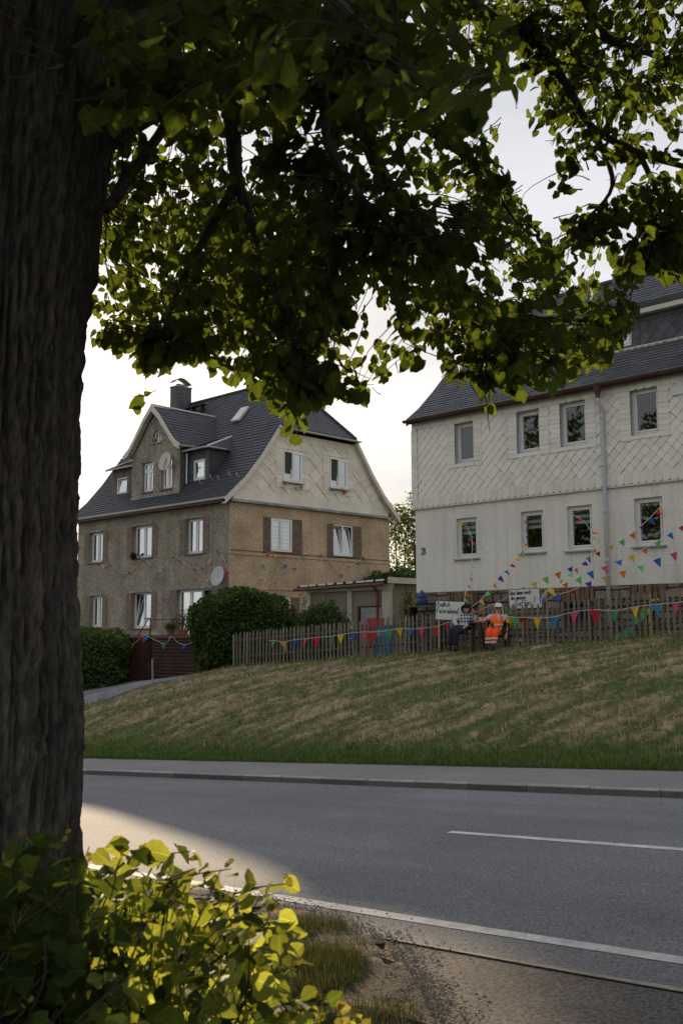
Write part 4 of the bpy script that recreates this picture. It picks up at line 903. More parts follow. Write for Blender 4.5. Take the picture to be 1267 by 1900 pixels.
# house number painted on the wall
ST = {'2': [[(.02, .8), (.2, 1), (.45, .95), (.5, .7), (0, 0), (.55, 0)]], '8': [[(.3, .5), (.05, .75), (.28, 1), (.5, .75), (.3, .5), (.02, .25), (.28, 0), (.55, .25), (.3, .5)]],
 'E': [[(.12, 1), (0, 0), (.45, .04)], [(.12, 1), (.55, 1)], [(.06, .52), (.42, .54)]], 'n': [[(.08, .55), (0, 0)], [(.06, .4), (.25, .56), (.36, .45), (.3, 0)]], 'd': [[(.36, .48), (.12, .5), (0, .2), (.1, 0), (.3, .12)], [(.48, 1), (.34, 0)]],
 'l': [[(.14, 1), (0, 0)]], 'i': [[(.08, .55), (0, 0)], [(.12, .75), (.13, .8)]], 'c': [[(.36, .48), (.18, .55), (.02, .25), (.1, 0), (.34, .08)]], 'h': [[(.16, 1), (0, 0)], [(.06, .38), (.26, .55), (.36, .42), (.3, 0)]],
 'F': [[(.12, 1), (0, 0)], [(.12, 1), (.58, 1)], [(.06, .52), (.42, .54)]], 'e': [[(.05, .28), (.36, .34), (.3, .54), (.12, .5), (.02, .2), (.14, 0), (.36, .1)]], 'r': [[(.08, .55), (0, 0)], [(.06, .36), (.2, .54), (.34, .5)]],
 'a': [[(.34, .48), (.14, .54), (0, .2), (.1, 0), (.3, .18)], [(.38, .55), (.32, 0)]], 'b': [[(.16, 1), (0, 0), (.22, 0), (.38, .25), (.3, .5), (.08, .42)]], 'U': [[(.12, 1), (0, .25), (.14, 0), (.38, .1), (.6, 1)], [(.6, 1), (.5, 0)]],
 'o': [[(.2, .54), (.02, .28), (.12, 0), (.34, .2), (.36, .48), (.2, .54)]], 'g': [[(.36, .5), (.12, .52), (.02, .22), (.14, .02), (.34, .3)], [(.4, .54), (.28, -.35), (.04, -.32)]], 'z': [[(.04, .54), (.36, .54), (0, 0), (.34, 0)]],
 'G': [[(.56, .85), (.4, 1), (.14, .8), (0, .3), (.18, 0), (.44, .1), (.5, .45), (.3, .45)]], 'f': [[(.46, .95), (.32, 1), (.2, .8), (.06, -.25)], [(.02, .5), (.38, .52)]], '!': [[(.2, 1), (.1, .3)], [(.05, .06), (.07, .0)]], ' ': []}
ADV = {'l': .3, 'i': .3, 'E': .66, 'F': .62, 'U': .76, 'G': .72, ' ': .34, 'r': .44, '!': .4}
def write(m, text, u, z, h, wd, n=.004, sx=1.0, rise=0.0):
    """brush lettering made of short flat strokes"""
    x = u
    for ch in text:
        for stroke in ST[ch]:
            for (a, b), (c, d) in zip(stroke, stroke[1:]):
                p, q = V((x + a * h * sx, 0, z + b * h + (x - u) * rise)), V((x + c * h * sx, 0, z + d * h + (x - u) * rise)); t = (q - p)
                if t.length < 1e-6: continue
                t.normalize(); k = t.cross(V((0, 1, 0))) * wd / 2; e = t * wd * .35; p = p - e; q = q + e; o = V((0, n, 0))
                m.poly([p - k + o, q - k + o, q + k + o, p + k + o])
        x += ADV.get(ch, .52) * h * sx
    return x - u
m = MB(RF); write(m, '28', .33, 4.13, .2, .035, .004, .8); m.build('house_number', M['blind_grey'], RH)
# roof with bell-cast eaves
RP = [(-.24, 8.53), (.4, 9.0), (1.12, 9.66), (1.64, 10.18), (4.65, 13.2)]
m = MB()
for back in (0, 1):
    pts = [(y if not back else RD - y, z) for y, z in RP]
    for (a, b), (c, d) in zip(pts, pts[1:]): m.poly([(-.03, a, b), (RW + .3, a, b), (RW + .3, c, d), (-.03, c, d)])
rroof = m.build('roof', M['slate_roof'], RH)
lp = [(.0, 8.3), (RD, 8.3), (RD, 8.68)] + [(RD - y, z - .03) for y, z in RP[1:]] + [(y, z - .03) for y, z in RP[-2:0:-1]] + [(0, 8.68)]
m = MB(); m.prism([(.06, y, z) for y, z in lp], (.05, 0, 0)); m.build('end_gable', M['slate_pale'], RH); m = MB(); m.prism([(RW - .1, y, z) for y, z in lp], (.05, 0, 0)); m.build('end_gable', M['slate_pale'], RH)
roof_courses('roof_slates', rroof, M['slate_roof'] if 'slate_roof' in M else M['slate_dark'], RP, lambda y, z: (-.03, RW + .3), .17, .22)
m = MB(); m.tube([(-.03, 4.65, 13.25), (RW, 4.65, 13.25)], .08, 6); m.build('ridge_cap', M['slate_dark'], rroof)
m = MB()
for back in (0, 1):
    pts = [(y if not back else RD - y, z) for y, z in RP]
    for (a, b), (c, d) in zip(pts, pts[1:]): m.prism([(-.05, a, b - .2), (-.05, c, d - .2), (-.05, c, d + .03), (-.05, a, b + .03)], (.03, 0, 0))
m.build('verge_board', M['slate_dark'], rroof)
gutter('gutter', RH, M['brown_metal'], [(-.08, -.32, 8.5), (RW, -.32, 8.5)], .085)
m = MB(); m.box(-.04, RW, -.25, -.22, 8.38, 8.53); m.box(-.03, RW, -.22, 0, 8.425, 8.45); m.build('eaves_board', M['brown_metal'], RH)
m = MB(); m.lathe([(.06, 8.1), (.065, 8.2), (.11, 8.36), (.13, 8.44)], 10, (6.96, -.30, 0)); m.build('hopper', M['brown_metal'], RH)
m = MB(); m.tube([(6.96, -.3, 8.12), (6.96, -.28, 8.0), (6.965, -.14, 7.8), (6.965, -.12, 7.6), (6.97, -.12, 5.0), (6.98, -.12, 1.2)], .058, 12)
for z in (7.55, 6.2, 4.9, 3.55): m.lathe([(.064, z), (.068, z + .02), (.068, z + .09), (.064, z + .11)], 12, (6.967, -.12, 0))
m.build('downpipe', M['pipe'], RH, smooth=True)
# long shed dormer
DF = basis((0, 1.25, 0), (1, 0, 0), (0, -1, 0)); dh = holed_wall('dormer_face', DF, 5.3, RW - 1, 9.7, 10.7, [(6.78, 7.24, 9.88, 10.52)], M['slate_dark'], RH, .05)
slates(dh, DF, [(5.3, 9.8), (RW - 1, 9.8), (RW - 1, 10.52), (5.3, 10.52)], .30, [(6.78, 7.24, 9.88, 10.52)], M['slate_dormer'], .004, .012, limit=60)
border(dh, DF, 5.3, RW - 1, 10.5, 10.67, M['slate_dormer'], False, .3, .014, skew=.02); border(dh, DF, 7.25, 7.5, 9.8, 10.5, M['slate_dormer'], True, .22, .016); border(dh, DF, 6.5, 6.77, 9.8, 10.5, M['slate_dormer'], True, .22, .016)
window(RH, DF, 6.78, 7.24, 9.88, 10.52, 1, .0, 'glass_gable', sill=None)
m = MB(DF); m.box(5.2, RW - .9, .0, .06, 9.70, 9.80); m.build('dormer_foot', M['verge'], RH)
m = MB(); m.box(5.15, RW - .85, .98, 1.02, 10.66, 10.80); m.box(5.15, RW - .85, 1.02, 1.26, 10.67, 10.70); m.build('dormer_fascia', M['verge'], RH)
yb, zb = 3.25, 11.8
m = MB(); m.poly([(5.15, .96, 10.81), (RW - .85, .96, 10.81), (RW - .85, yb, zb), (5.15, yb, zb)]); m.poly([(5.3, 1.25, 9.7), (5.3, 1.25, 10.75), (5.3, yb, zb)]); drf = m.build('dormer_roof', M['slate_roof'], RH)
roof_courses('dormer_slates', drf, M['slate_roof'], [(.96, 10.81), (yb, zb)], lambda y, z: (5.15, RW - .85), .17, .22)
m = MB()
for x, y in ((4.95, 4.62), (7.25, 4.62)): m.lathe([(.05, 13.1), (.05, 13.42), (.09, 13.43), (.09, 13.47)], 8, (x, y, 0))
m.build('roof_vents', M['lead'], rroof)
# stone plinth: every stone its own piece, with two cellar windows and upright lintel stones
pl = holed_wall('stone_plinth', RF @ Matrix.Translation((0, .0, 0)), .03, RW, .3, 2.915, [(1.62, 2.42, 1.9, 2.42), (5.55, 6.4, 1.95, 2.42)], M['stone_joint'], RH, .2)
m = MB(RF); m.box(1.6, 2.44, -.24, -.2, 1.85, 2.44); m.build('cellar_window', M['dark'], RH); m = MB(RF); m.box(5.5, 6.45, -.24, -.2, 1.9, 2.44); m.build('cellar_window', M['dark'], RH)
cols_ = [(1.5, 2.55), (5.45, 6.5)]
def stone(u0, u1, z0, z1, mat='stone', f=.03):
    m = MB(RF); g = .012; j = lambda: R_.uniform(-.014, .014); e = f + R_.uniform(0, .03)
    a = [(u0 + g + j(), z0 + g + j()), ((u0 + u1) / 2, z0 + g + j()), (u1 - g + j(), z0 + g + j()), (u1 - g + j(), z1 - g + j()), ((u0 + u1) / 2, z1 - g + j()), (u0 + g + j(), z1 - g + j())]
    c = V(((u0 + u1) / 2, 0, (z0 + z1) / 2)); i0 = [m.P((p[0], -.02, p[1])) for p in a]; i1 = [m.P((c.x + (p[0] - c.x) * .93, e + R_.uniform(-.006, .006), c.z + (p[1] - c.z) * .88)) for p in a]; n = len(a)
    m.F(*i1)
    for k in range(n): m.F(i0[k], i0[(k + 1) % n], i1[(k + 1) % n], i1[k])
    m.build('stone', M[mat], pl)
for (u0, u1) in cols_:
    n = 7
    for k in range(n): stone(u0 + (u1 - u0) * k / n, u0 + (u1 - u0) * (k + 1) / n, 2.45, 2.9, 'lintel', .04)
for k in range(5): stone(7.6 + .2 * k, 7.8 + .2 * k, 2.45, 2.9, 'lintel', .04)
z = 1.0
while z < 2.85:
    hgt = R_.choice([.14, .18, .22, .27]); hgt = min(hgt, 2.905 - z)
    if hgt < .08: break
    u = .04
    while u < 10.0:
        wd = R_.uniform(.22, .62)
        c = [h for h in cols_ + [(7.58, 8.62)] if z + hgt > (1.88 if h[0] < 7 else 2.44)]
        blk = [h for h in c if u < h[1] and u + wd > h[0]]
        if blk and blk[0][0] - u < .15: u = blk[0][1]; continue
        if blk: wd = blk[0][0] - u
        stone(u, u + wd, z, z + hgt); u += wd
    z += hgt

# ------------------------------------------------------------------ flat-roofed garage between the houses
GO = V((1.735, 36.5, 0)); GA = thing('flat_garage', 'low concrete framed garage with felt roof and rusty downpipe between the houses', 'garage', GO, AXR)
GFB = basis((0, 0, 0), (1, 0, 0), (0, -1, 0)); GSB = basis((0, 0, 0), (0, 1, 0), (1, 0, 0))
gw = (-1.62, -.38, 1.85, 2.62)
holed_wall('front_wall', GFB, -4.2, -.02, .3, 3.32, [gw], M['garage'], GA, .12)
m = MB(GSB); m.poly([(.0, -.02, .3), (4.5, -.02, .3), (4.5, -.02, 3.4), (0, -.02, 3.4)]); m.build('side_wall', M['garage'], GA)
m = MB(GFB)
for a, b in ((-4.3, -4.08), (-2.05, -1.83), (-.3, .06)): m.box(a, b, -.1, .08, .3, 3.2)
m.prism([(-.3, .08, 3.15), (.06, .08, 3.15), (.16, .08, 3.42), (-.3, .08, 3.42)], (0, -.2, 0))
m.box(-4.3, .06, -.1, .075, 3.2, 3.40); m.build('concrete_frame', M['concrete'], GA)
m = MB(GFB); a, b, c, d = gw
m.box(a, a + .06, -.1, -.04, c, d); m.box(b - .06, b, -.1, -.04, c, d); m.box(a, b, -.1, -.04, c, c + .06); m.box(a, b, -.1, -.04, d - .06, d)
gwn = m.build('window', M['rust'], GA)
m = MB(GFB); m.box(a - 1.2, b + .3, -.62, -.6, c - .3, d + .3); m.box(a - 1.2, b + .3, -.62, -.13, d + .12, d + .14); m.box(a - 1.2, b + .3, -.62, -.13, c - .14, c - .12); m.build('room', M['dark'], gwn)
m = MB(GFB); m.poly([(a, -.09, c), (b, -.09, c), (b, -.09, d), (a, -.09, d)]); m.build('pane', M['glass_dim'], gwn)
m = MB(GFB); m.poly([(a + .12, -.3, c + .08), (b - .06, -.3, c + .08), (b - .06, -.22, d - .28), (a + .3, -.22, d - .28)]); m.build('papers', M['blind_grey'], gwn)
m = MB(); m.prism([(-4.6, -.28, 3.36), (.18, -.28, 3.46), (.18, -.28, 3.62), (-4.6, -.28, 3.46)], (0, 4.9, 0)); m.build('roof_slab', M['tar'], GA)
m = MB(GSB); m.box(-.28, 4.6, .16, .2, 3.42, 3.64); m.build('roof_edge', M['verge'], GA)
for k in range(9):
    m = MB(GFB); u = -4.4 + k * .5; m.obox((u, .29, 3.415 + .0209 * k * .5), (.42 + R_.uniform(-.1, .05), 0, .01), (0, .012, 0), (0, 0, .07)); m.build('felt_edge', M['wall_white'], GA)
m = MB(GFB); m.tube([(-4.7, .36, 3.31), (.05, .36, 3.38)], .06, 8); m.tube([(-.46, .34, 3.33), (-.46, .14, 3.1), (-.46, .13, .5)], .055, 8); m.build('rusty_gutter', M['rust'], GA)

# ------------------------------------------------------------------ picket fence along the top of the bank
F0, F1 = (7.2, fence_b(7.2)), (24.55, fence_b(24.55))
fo = P(24.5, fence_b(24.5), 2.27)
fence = thing('picket_fence', 'weathered wooden picket fence along the top of the mown bank', 'fence', fo)
def FP(a, off=0, h=0): p = P(a, fence_b(a) + off, h + height(a, fence_b(a)) * 0 + 2.25); return p - fo
Fdir = (P(8, fence_b(8)) - P(20, fence_b(20))).normalized(); Fh = V((Fdir.x, Fdir.y, 0)).normalized(); Fn = V((Fh.y, -Fh.x, 0))   # Fn towards the street
if Fn.y > 0: Fn = -Fn
Fn_off = 1
pv = []
for k in range(4):
    m = MB(); w_ = .031; h_ = 1.03 + .015 * k
    lp = [(-w_, 0), (w_, 0), (w_ * .98, h_ - .07), (w_ * .62, h_ - .02), (0, h_), (-w_ * .62, h_ - .02), (-w_ * .98, h_ - .07)]
    m.prism([(x, -.012, z) for x, z in lp], (0, .024, 0)); pv.append(m.mesh('picket', M['wood']))
Fb = Matrix(((Fh.x, -Fn.x, 0, 0), (Fh.y, -Fn.y, 0, 0), (0, 0, 1, 0), (0, 0, 0, 1)))
na_ = 122; L_ = 24.5 - 7.3
for k in range(na_):
    a = 24.5 - L_ * k / (na_ - 1) + R_.uniform(-.012, .012)
    M4 = Matrix.Translation(FP(a, -.03, .06 + R_.uniform(-.02, .02))) @ Fb @ Matrix.Rotation(R_.gauss(0, .016), 4, 'Y')
    inst(pv[k % 4], 'picket', fence, M4)
for h_ in (.34, .86):
    m = MB(); m.tube([FP(24.5, .02, h_), FP(16, .025, h_ + .01), FP(7.3, .02, h_)], .036, 8); m.build('rail', M['wood_rail'], fence)
for k in range(8):
    a = 24.4 - k * 2.42; m = MB(); m.tube([FP(a, .08, -.3), FP(a, .08, 1.0)], .055, 8); m.build('post', M['wood_rail'], fence)

# ------------------------------------------------------------------ red-brown board gate and screen, street sign post
g0, g1 = at(212, 1250, 37.6), at(376, 1250, 35.0)
gd = V((g1.x - g0.x, g1.y - g0.y, 0)); gl_ = gd.length; gd.normalize()
gt = thing('board_gate', 'dark red brown board gate and screen with vertical and horizontal boards', 'gate', (g0.x, g0.y, -.1), math.atan2(gd.y, gd.x))
zt = 1.60; half = gl_ * .42; k = 14
for i in range(k): m = MB(); w_ = half / k; m.box(i * w_ + .004, (i + 1) * w_ - .004, -.012 + R_.uniform(-.004, .004), .012, -.5, zt); m.build('vertical_board', M['gate'], gt)
n = 17
for i in range(n): m = MB(); s_ = (zt + .5) / n; m.box(half + .06, gl_ - .02, -.015 + R_.uniform(-.005, .005), .012, -.5 + i * s_ + .006, -.5 + (i + 1) * s_ - .002); m.build('horizontal_board', M['gate'], gt)
for x in (-.05, half + .02, gl_): m = MB(); m.box(x - .05, x + .05, -.05, .05, -.6, zt + .03); m.build('gate_post', M['gate'], gt)
m = MB(); m.box(-.1, gl_ + .05, -.02, .03, zt + .032, zt + .07); m.build('top_rail', M['gate'], gt)
q = P(25.3, 19.0, bank_h(25.3, 19.0))
sp = thing('sign_post', 'thin grey metal post with a small brown board beside the driveway', 'sign post', q)
m = MB(); m.tube([(0, 0, -.2), (-.03, 0, .92)], .03, 8); m.build('post', M['post_metal'], sp)
m = MB(); m.box(-.19, .19, .03, .05, .56, .8); m.build('small_board', M['gate'], sp)
# landing of the house with railing and pots
La = at(262, 1180, 40.0); Lb = at(368, 1180, 38.3); ld = (Lb - La); ld.z = 0; ll = ld.length; ld.normalize()
lg = thing('landing_railing', 'black metal railing along the landing above the red brown screen', 'railing', (La.x, La.y, 1.55), math.atan2(ld.y, ld.x))
m = MB(); m.box(-.3, ll + .6, -.05, 1.6, -1.6, -.02); m.build('landing_slab', M['garage'], lg)
m = MB(); m.tube([(.35, 0, .62), (ll * .95, 0, .62)], .018, 6); m.build('top_rail', M['black_metal'], lg)
for x in (.5, ll * .57, ll * .94): m = MB(); m.tube([(x, 0, -.1), (x, 0, .62)], .022, 6); m.build('post', M['black_metal'], lg)
m = MB(); m.tube([(-.18, -.02, -.05), (.38, 0, .62)], .02, 6); m.build('brace', M['black_metal'], lg)
m = MB(); m.box(.22, .58, -.06, .06, .62, .70); m.build('rail_box', M['post_metal'], lg)
def quads_leaves(name, pts, size, mat, parent=None, kind='stuff', droop=.3):
    n = len(pts); pts = np.asarray(pts, float); s = size * rng.uniform(.6, 1.35, n)
    nrm = rng.normal(0, 1, (n, 3)); nrm[:, 2] = np.abs(nrm[:, 2]) + .2; nrm /= np.linalg.norm(nrm, axis=1)[:, None]
    t = np.cross(nrm, rng.normal(0, 1, (n, 3))); t /= np.linalg.norm(t, axis=1)[:, None] + 1e-9; b = np.cross(nrm, t)
    S = s[:, None]
    v = np.stack([pts - t * S * .55, pts - b * S * .3 + nrm * S * .08, pts + t * S * .6, pts + b * S * .3 + nrm * S * .08], 1).reshape(-1, 3)
    return obj(name, fast_mesh(name, v, n, 4, mat), parent, kind=kind)
for i, (px, wd, ph, big, lab) in enumerate(((317, .17, .2, .28, 'round bushy plant in a terracotta pot, the lower of two on the landing'), (340, .22, .2, .75, 'tall leafy plant in a wide terracotta pot on the landing behind the railing'))):
    q = at(px, 1176, 39.3 - i * .3); pp = thing('potted_plant', lab, 'potted plant', (q.x, q.y, 1.54), group='potted plants on the landing')
    m = MB(); m.lathe([(wd * .75, 0), (wd, ph), (wd * 1.08, ph), (wd * 1.08, ph + .05), (wd * .95, ph + .05), (wd * .9, ph - .02)], 14); m.build('pot', M['terracotta'], pp)
    quads_leaves('foliage', [(rng.normal(0, wd * .75), rng.normal(0, wd * .7), ph + big * .5 + rng.normal(0, big * .26)) for _ in range(380)], .08, M['shrub'], pp)
    m = MB()
    for k in range(5): m.tube([(0, 0, ph), (R_.uniform(-.15, .15), R_.uniform(-.1, .1), ph + big * .9)], .007, 4)
    m.build('stems', M['twig'], pp)

# ------------------------------------------------------------------ hedges, shrubs, background trees
def mass(name, label, cat, c, rx, ry, rz, n, size, mat, lump=.25, top=None, mid=None, group=None, sq=2.6, core=.82):
    o = thing(name, label, cat, (c.x, c.y, c.z), group=group); pts = []
    vs = []; 
    def R(th, ph):   # lumpy super-ellipsoid
        d = V((math.cos(th) * math.cos(ph), math.sin(th) * math.cos(ph), math.sin(ph))); k = (abs(d.x) ** sq + abs(d.y) ** sq + abs(d.z) ** sq) ** (-1 / sq)
        l = 1 + lump * .6 * noise.noise(d * 2.2 + c) + lump * .5 * noise.noise(d * 5 + c); return d * k * l
    for k in range(n):
        th, ph = rng.uniform(0, 2 * np.pi), math.asin(rng.uniform(-.75, 1)); d = R(th, ph) * (1 - abs(rng.normal(0, .085)) + .03); pts.append((d.x * rx, d.y * ry, d.z * rz + rz * .75))
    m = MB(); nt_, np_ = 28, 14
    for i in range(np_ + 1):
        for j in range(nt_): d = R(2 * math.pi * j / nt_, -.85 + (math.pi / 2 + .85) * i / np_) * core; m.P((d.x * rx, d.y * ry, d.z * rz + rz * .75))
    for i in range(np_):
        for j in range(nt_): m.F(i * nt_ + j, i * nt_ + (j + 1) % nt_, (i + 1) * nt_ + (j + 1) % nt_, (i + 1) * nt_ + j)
    m.build('dark_core', M['hedge_core'], o); quads_leaves('foliage', pts, size, mat, o); return o  # closed dark blob under the leaf layer
q = at(452, 1245, 34.9); mass('clipped_hedge', 'large rounded dark green hedge at the left end of the picket fence', 'hedge', V((q.x, q.y, .35)), 1.75, 1.1, 1.58, 26000, .11, M['hedge'], .22, sq=2.9)
q = at(548, 1200, 35.0); mass('low_bush', 'low bright green bush between the rounded hedge and the garage shrub', 'bush', V((q.x, q.y, .5)), 1.0, .7, 1.0, 9000, .085, M['shrub'], .3)
q = at(598, 1200, 33.6); sh = mass('garden_shrub', 'loose dark green shrub with bare twigs in front of the garage', 'shrub', V((q.x, q.y, .6)), .95, .7, 1.1, 8000, .085, M['hedge'], .45, sq=2, core=.6)
m = MB(); tp = []
for k in range(16):
    x = R_.uniform(-.5, 1.5); h_ = R_.uniform(1.6, 2.5) if x < .8 else R_.uniform(1.1, 1.9); a = V((x * .6, R_.uniform(-.3, .3), .2)); b = V((x + R_.uniform(-.3, .4), R_.uniform(-.3, .3), h_)); m.tube([a, (a + b) / 2 + V((R_.uniform(-.1, .1), 0, .1)), b], .01, 4)
    for _ in range(34): t = R_.uniform(.45, 1.02); p = a.lerp(b, t); tp.append((p.x + R_.gauss(0, .09), p.y + R_.gauss(0, .09), p.z + R_.gauss(0, .06)))
m.build('twigs', M['twig'], sh); quads_leaves('loose_leaves', tp, .09, M['shrub'], sh)
q = at(150, 1270, 36.9); mass('ivy_hedge', 'dense leafy ivy hedge beside the tree trunk and the red brown gate', 'hedge', V((q.x - .55, q.y + .2, -.35)), 2.25, 1.1, 1.25, 24000, .10, M['ivy'], .2, sq=3.4)
q = at(757, 1150, 33.4); cl = thing('young_climber', 'young light green climber standing against the dark garage side wall', 'plant', (q.x, q.y, .75))
m = MB(); m.tube([(0, 0, 0), (-.1, 0, .8), (.05, 0, 1.6), (.12, 0, 2.25)], .012, 5); m.build('stem', M['twig'], cl)
quads_leaves('foliage', [(-.1 + .1 * t + rng.normal(0, .2 * (1.15 - t * .75)), rng.normal(0, .15), .4 + 1.9 * t) for t in rng.random(420)], .12, M['climber'], cl)
def far_tree(label, px, y, zb, ztop, rx, n, size, dens, gap=0):
    q = at(px, 1060, y); o = thing('garden_tree', label, 'tree', (q.x, q.y, zb), group='trees behind the garage'); m = MB(); h = ztop - zb
    for k in range(5):
        x0 = R_.uniform(-.35, .35) * rx; m.tube([(x0 * .5, R_.uniform(-.5, .5), 0), (x0, 0, h * .5), (x0 * 1.3 + R_.uniform(-.3, .3), 0, h * .97)], [.05, .04, .012], 6)
    m.build('trunk', M['twig'], o); pts = []
    cl_ = [(rng.uniform(-rx, rx), rng.uniform(-rx, rx), h * rng.uniform(.22, 1) ** .8) for _ in range(dens)]
    for k in range(n):
        c = cl_[k % dens]; s_ = .32; taper = 1.15 - .75 * c[2] / h
        pts.append((c[0] * taper + rng.normal(0, s_), c[1] * taper + rng.normal(0, s_), min(c[2] + rng.normal(0, s_), h)))
    quads_leaves('crown', pts, size, M['far_leaf'], o); return o
far_tree('tall airy tree with sky showing through, behind the garage roof', 742, 58, .2, 9.0, 1.5, 2700, .19, 60)
far_tree('taller thin tree close to the white house corner, behind the garage', 772, 57, .2, 9.7, .9, 1200, .19, 36)
q = at(745, 1060, 54); mass('dark_shrubbery', 'dense dark green shrubbery low behind the garage roof', 'shrub', V((q.x, q.y, 1.2)), 2.4, 1.2, 2.1, 12000, .15, M['hedge'], .3)

# the rest of the street's lindens stand further along the verge, left of the picture; the window panes mirror them
pts = []; m = MB()
for x, y, h_ in ((-17, 14.5, 17), (-24, 20.8, 18), (-33, 22, 17)):
    zb = gz(V((x, y, 0)))
    m.tube([(x, y, zb - .2), (x, y, zb + h_ * .6)], [.4, .2], 8)
    for k in range(5200):
        d = rng.normal(0, 1, 3); d /= np.linalg.norm(d); r = rng.random() ** .4; pts.append((x + d[0] * r * 4.6, y + d[1] * r * 4.6, zb + h_ * .57 + d[2] * r * h_ * .43))
rt_ = obj('roadside_trees', None, kind='stuff')
m.build('trunks', M['bark'], rt_, kind='stuff'); quads_leaves('crowns', pts, .42, M['far_leaf'], rt_)
# ------------------------------------------------------------------ the two seated figures, their table, chairs and placards
def skin(name, chains, parent, mat, sub=2, root=0):
    """one continuous surface grown over a skeleton: chains of (point, radius) sharing points by key"""
    vs, rs, es, key = [], [], [], {}
    for ch in chains:
        prev = None
        for p, r in ch:
            k = tuple(round(x, 4) for x in p)
            if k not in key: key[k] = len(vs); vs.append(k); rs.append(r)
            i = key[k]
            if prev is not None and prev != i: es.append((prev, i))
            prev = i
    me = bpy.data.meshes.new(name); me.from_pydata(vs, es, []); o = bpy.data.objects.new(name, me); C.objects.link(o)
    o.modifiers.new('Skin', 'SKIN'); s = o.modifiers.new('Sub', 'SUBSURF'); s.levels = s.render_levels = sub
    for i, d in enumerate(me.skin_vertices[0].data): d.radius = (rs[i], rs[i]) if not isinstance(rs[i], tuple) else rs[i]; d.use_root = (i == root)
    dg = bpy.context.evaluated_depsgraph_get(); out = bpy.data.meshes.new_from_object(o.evaluated_get(dg)); bpy.data.objects.remove(o)
    out.name = name; out.materials.clear(); out.materials.append(mat); out.polygons.foreach_set('use_smooth', [True] * len(out.polygons))
    return obj(name, out, parent)
def hand(c, d, up, s=1.0):
    """finger chains: c wrist, d pointing direction, up back of the hand"""
    c, d, up = V(c), V(d).normalized(), V(up).normalized(); sd = d.cross(up).normalized(); out = []
    palm = c + d * .05 * s
    for k, (o, L) in enumerate(((-.033, .075), (-.011, .085), (.011, .08), (.032, .062))):
        b = c + d * .085 * s + sd * o * s; out.append([(tuple(c), .03 * s), (tuple(palm + sd * o * .6 * s), .020 * s), (tuple(b), .011 * s), (tuple(b + d * L * .5 * s - up * .012 * s), .0095 * s), (tuple(b + d * L * .8 * s - up * .04 * s), .008 * s)])
    out.append([(tuple(c), .03 * s), (tuple(c + d * .03 * s - sd * .04 * s), .013 * s), (tuple(c + d * .075 * s - sd * .062 * s - up * .015 * s), .010 * s)])
    return out
def T_(v): return tuple(v)
HS = 1 / 69.9
def mk(px0, py0, dist):
    g = at(px0, py0, dist); g.z = gz(g) + .06
    def L(px, py, y=0): return ((px - px0) * HS, y, (py0 - py) * HS)
    return g, L
# figure in the orange vest
g, L = mk(917, 1212, 26.25)
pO = thing('person', 'seated figure in orange hi-vis vest and trousers with white cap and sunglasses', 'person', g)
neck, chest, belly, hip = L(925, 1152, .10), L(924, 1161, .07), L(922, 1172, .03), L(917, 1181, 0)
shR, shL = L(911, 1156, .08), L(940, 1156, .06)
elR, wrR = L(898, 1163, .0), L(889, 1163.5, -.10)
elL, wrL = L(944, 1172, -.02), L(938.5, 1187, -.10)
kR, kL = L(903, 1184, -.42), L(914, 1186, -.45)
aR, aL = L(901, 1207, -.40), L(909.5, 1208, -.46)
hd = L(927, 1141, .08)
skin('body', [[(hip, .12), (belly, .13), (chest, .14), (neck, .055), (L(926, 1147.5, .09), .055), (hd, .098), (L(927.5, 1135, .09), .085)],
              [(chest, .14), (shR, .06), (elR, .048), (wrR, .034)], [(chest, .14), (shL, .06), (elL, .047), (wrL, .034)],
              [(hip, .12), (L(912, 1182, -.1), .09), (kR, .062), (aR, .045)], [(hip, .12), (L(922, 1182, -.1), .09), (kL, .062), (aL, .045)]]
     + hand(wrR, (-1, -.2, .05), (0, 0, 1)) + hand(wrL, (-.25, -.2, -1), (.5, -.8, .2)), pO, M['skin'])
m = MB(); c = V(hd)
m.lathe([(.018, 0), (.014, .02), (.004, .035)], 6, c + V((-.012, -.09, -.02)), Matrix.Rotation(rad(80), 4, 'X')); m.build('nose', M['skin'], pO)
m = MB()
for s_ in (-1, 1): m.lathe([(.0, -.01), (.028, -.008), (.028, .008), (0, .01)], 8, c + V((s_ * .098, 0, -.005)), Matrix.Rotation(rad(90), 4, 'Y'))
m.build('ears', M['skin'], pO)
m = MB(); m.box(c.x - .035, c.x + .02, c.y - .1, c.y - .088, c.z - .058, c.z - .05); m.build('mouth', M['hair'], pO)
m = MB()
for s_ in (-1, 1): m.lathe([(0, -.012), (.03, -.01), (.034, .0), (.03, .01), (0, .012)], 10, c + V((-.012 + s_ * .042, -.093, .03)), Matrix.Rotation(rad(90), 4, 'X'))
m.box(c.x - .1, c.x + .09, c.y - .088, c.y - .08, c.z + .028, c.z + .04); m.build('sunglasses', M['ink'], pO)
m = MB(); m.lathe([(.104, .035), (.112, .06), (.104, .10), (.075, .135), (.03, .15), (0, .152)], 14, c); m.prism([(c.x - .085, c.y - .07, c.z + .052), (c.x - .07, c.y - .17, c.z + .04), (c.x + .045, c.y - .17, c.z + .04), (c.x + .07, c.y - .07, c.z + .052)], (0, 0, .012)); m.build('cap', M['cap'], pO, smooth=False)
m = MB(); m.tube([c + V((.1, -.03, .05)), c + V((.108, -.03, -.1)), c + V((.085, -.03, -.28))], .016, 6); m.build('earflap', M['cap'], pO)
skin('tee_shirt', [[(L(921, 1176, .03), (.145, .12)), (belly, .148), (chest, .16), (L(925, 1153.5, .10), .085)], [(chest, .16), (shR, .082), (L(903, 1160.5, .03), .066)], [(chest, .16), (shL, .082), (L(943, 1164, .02), .066)]], pO, M['tee'])
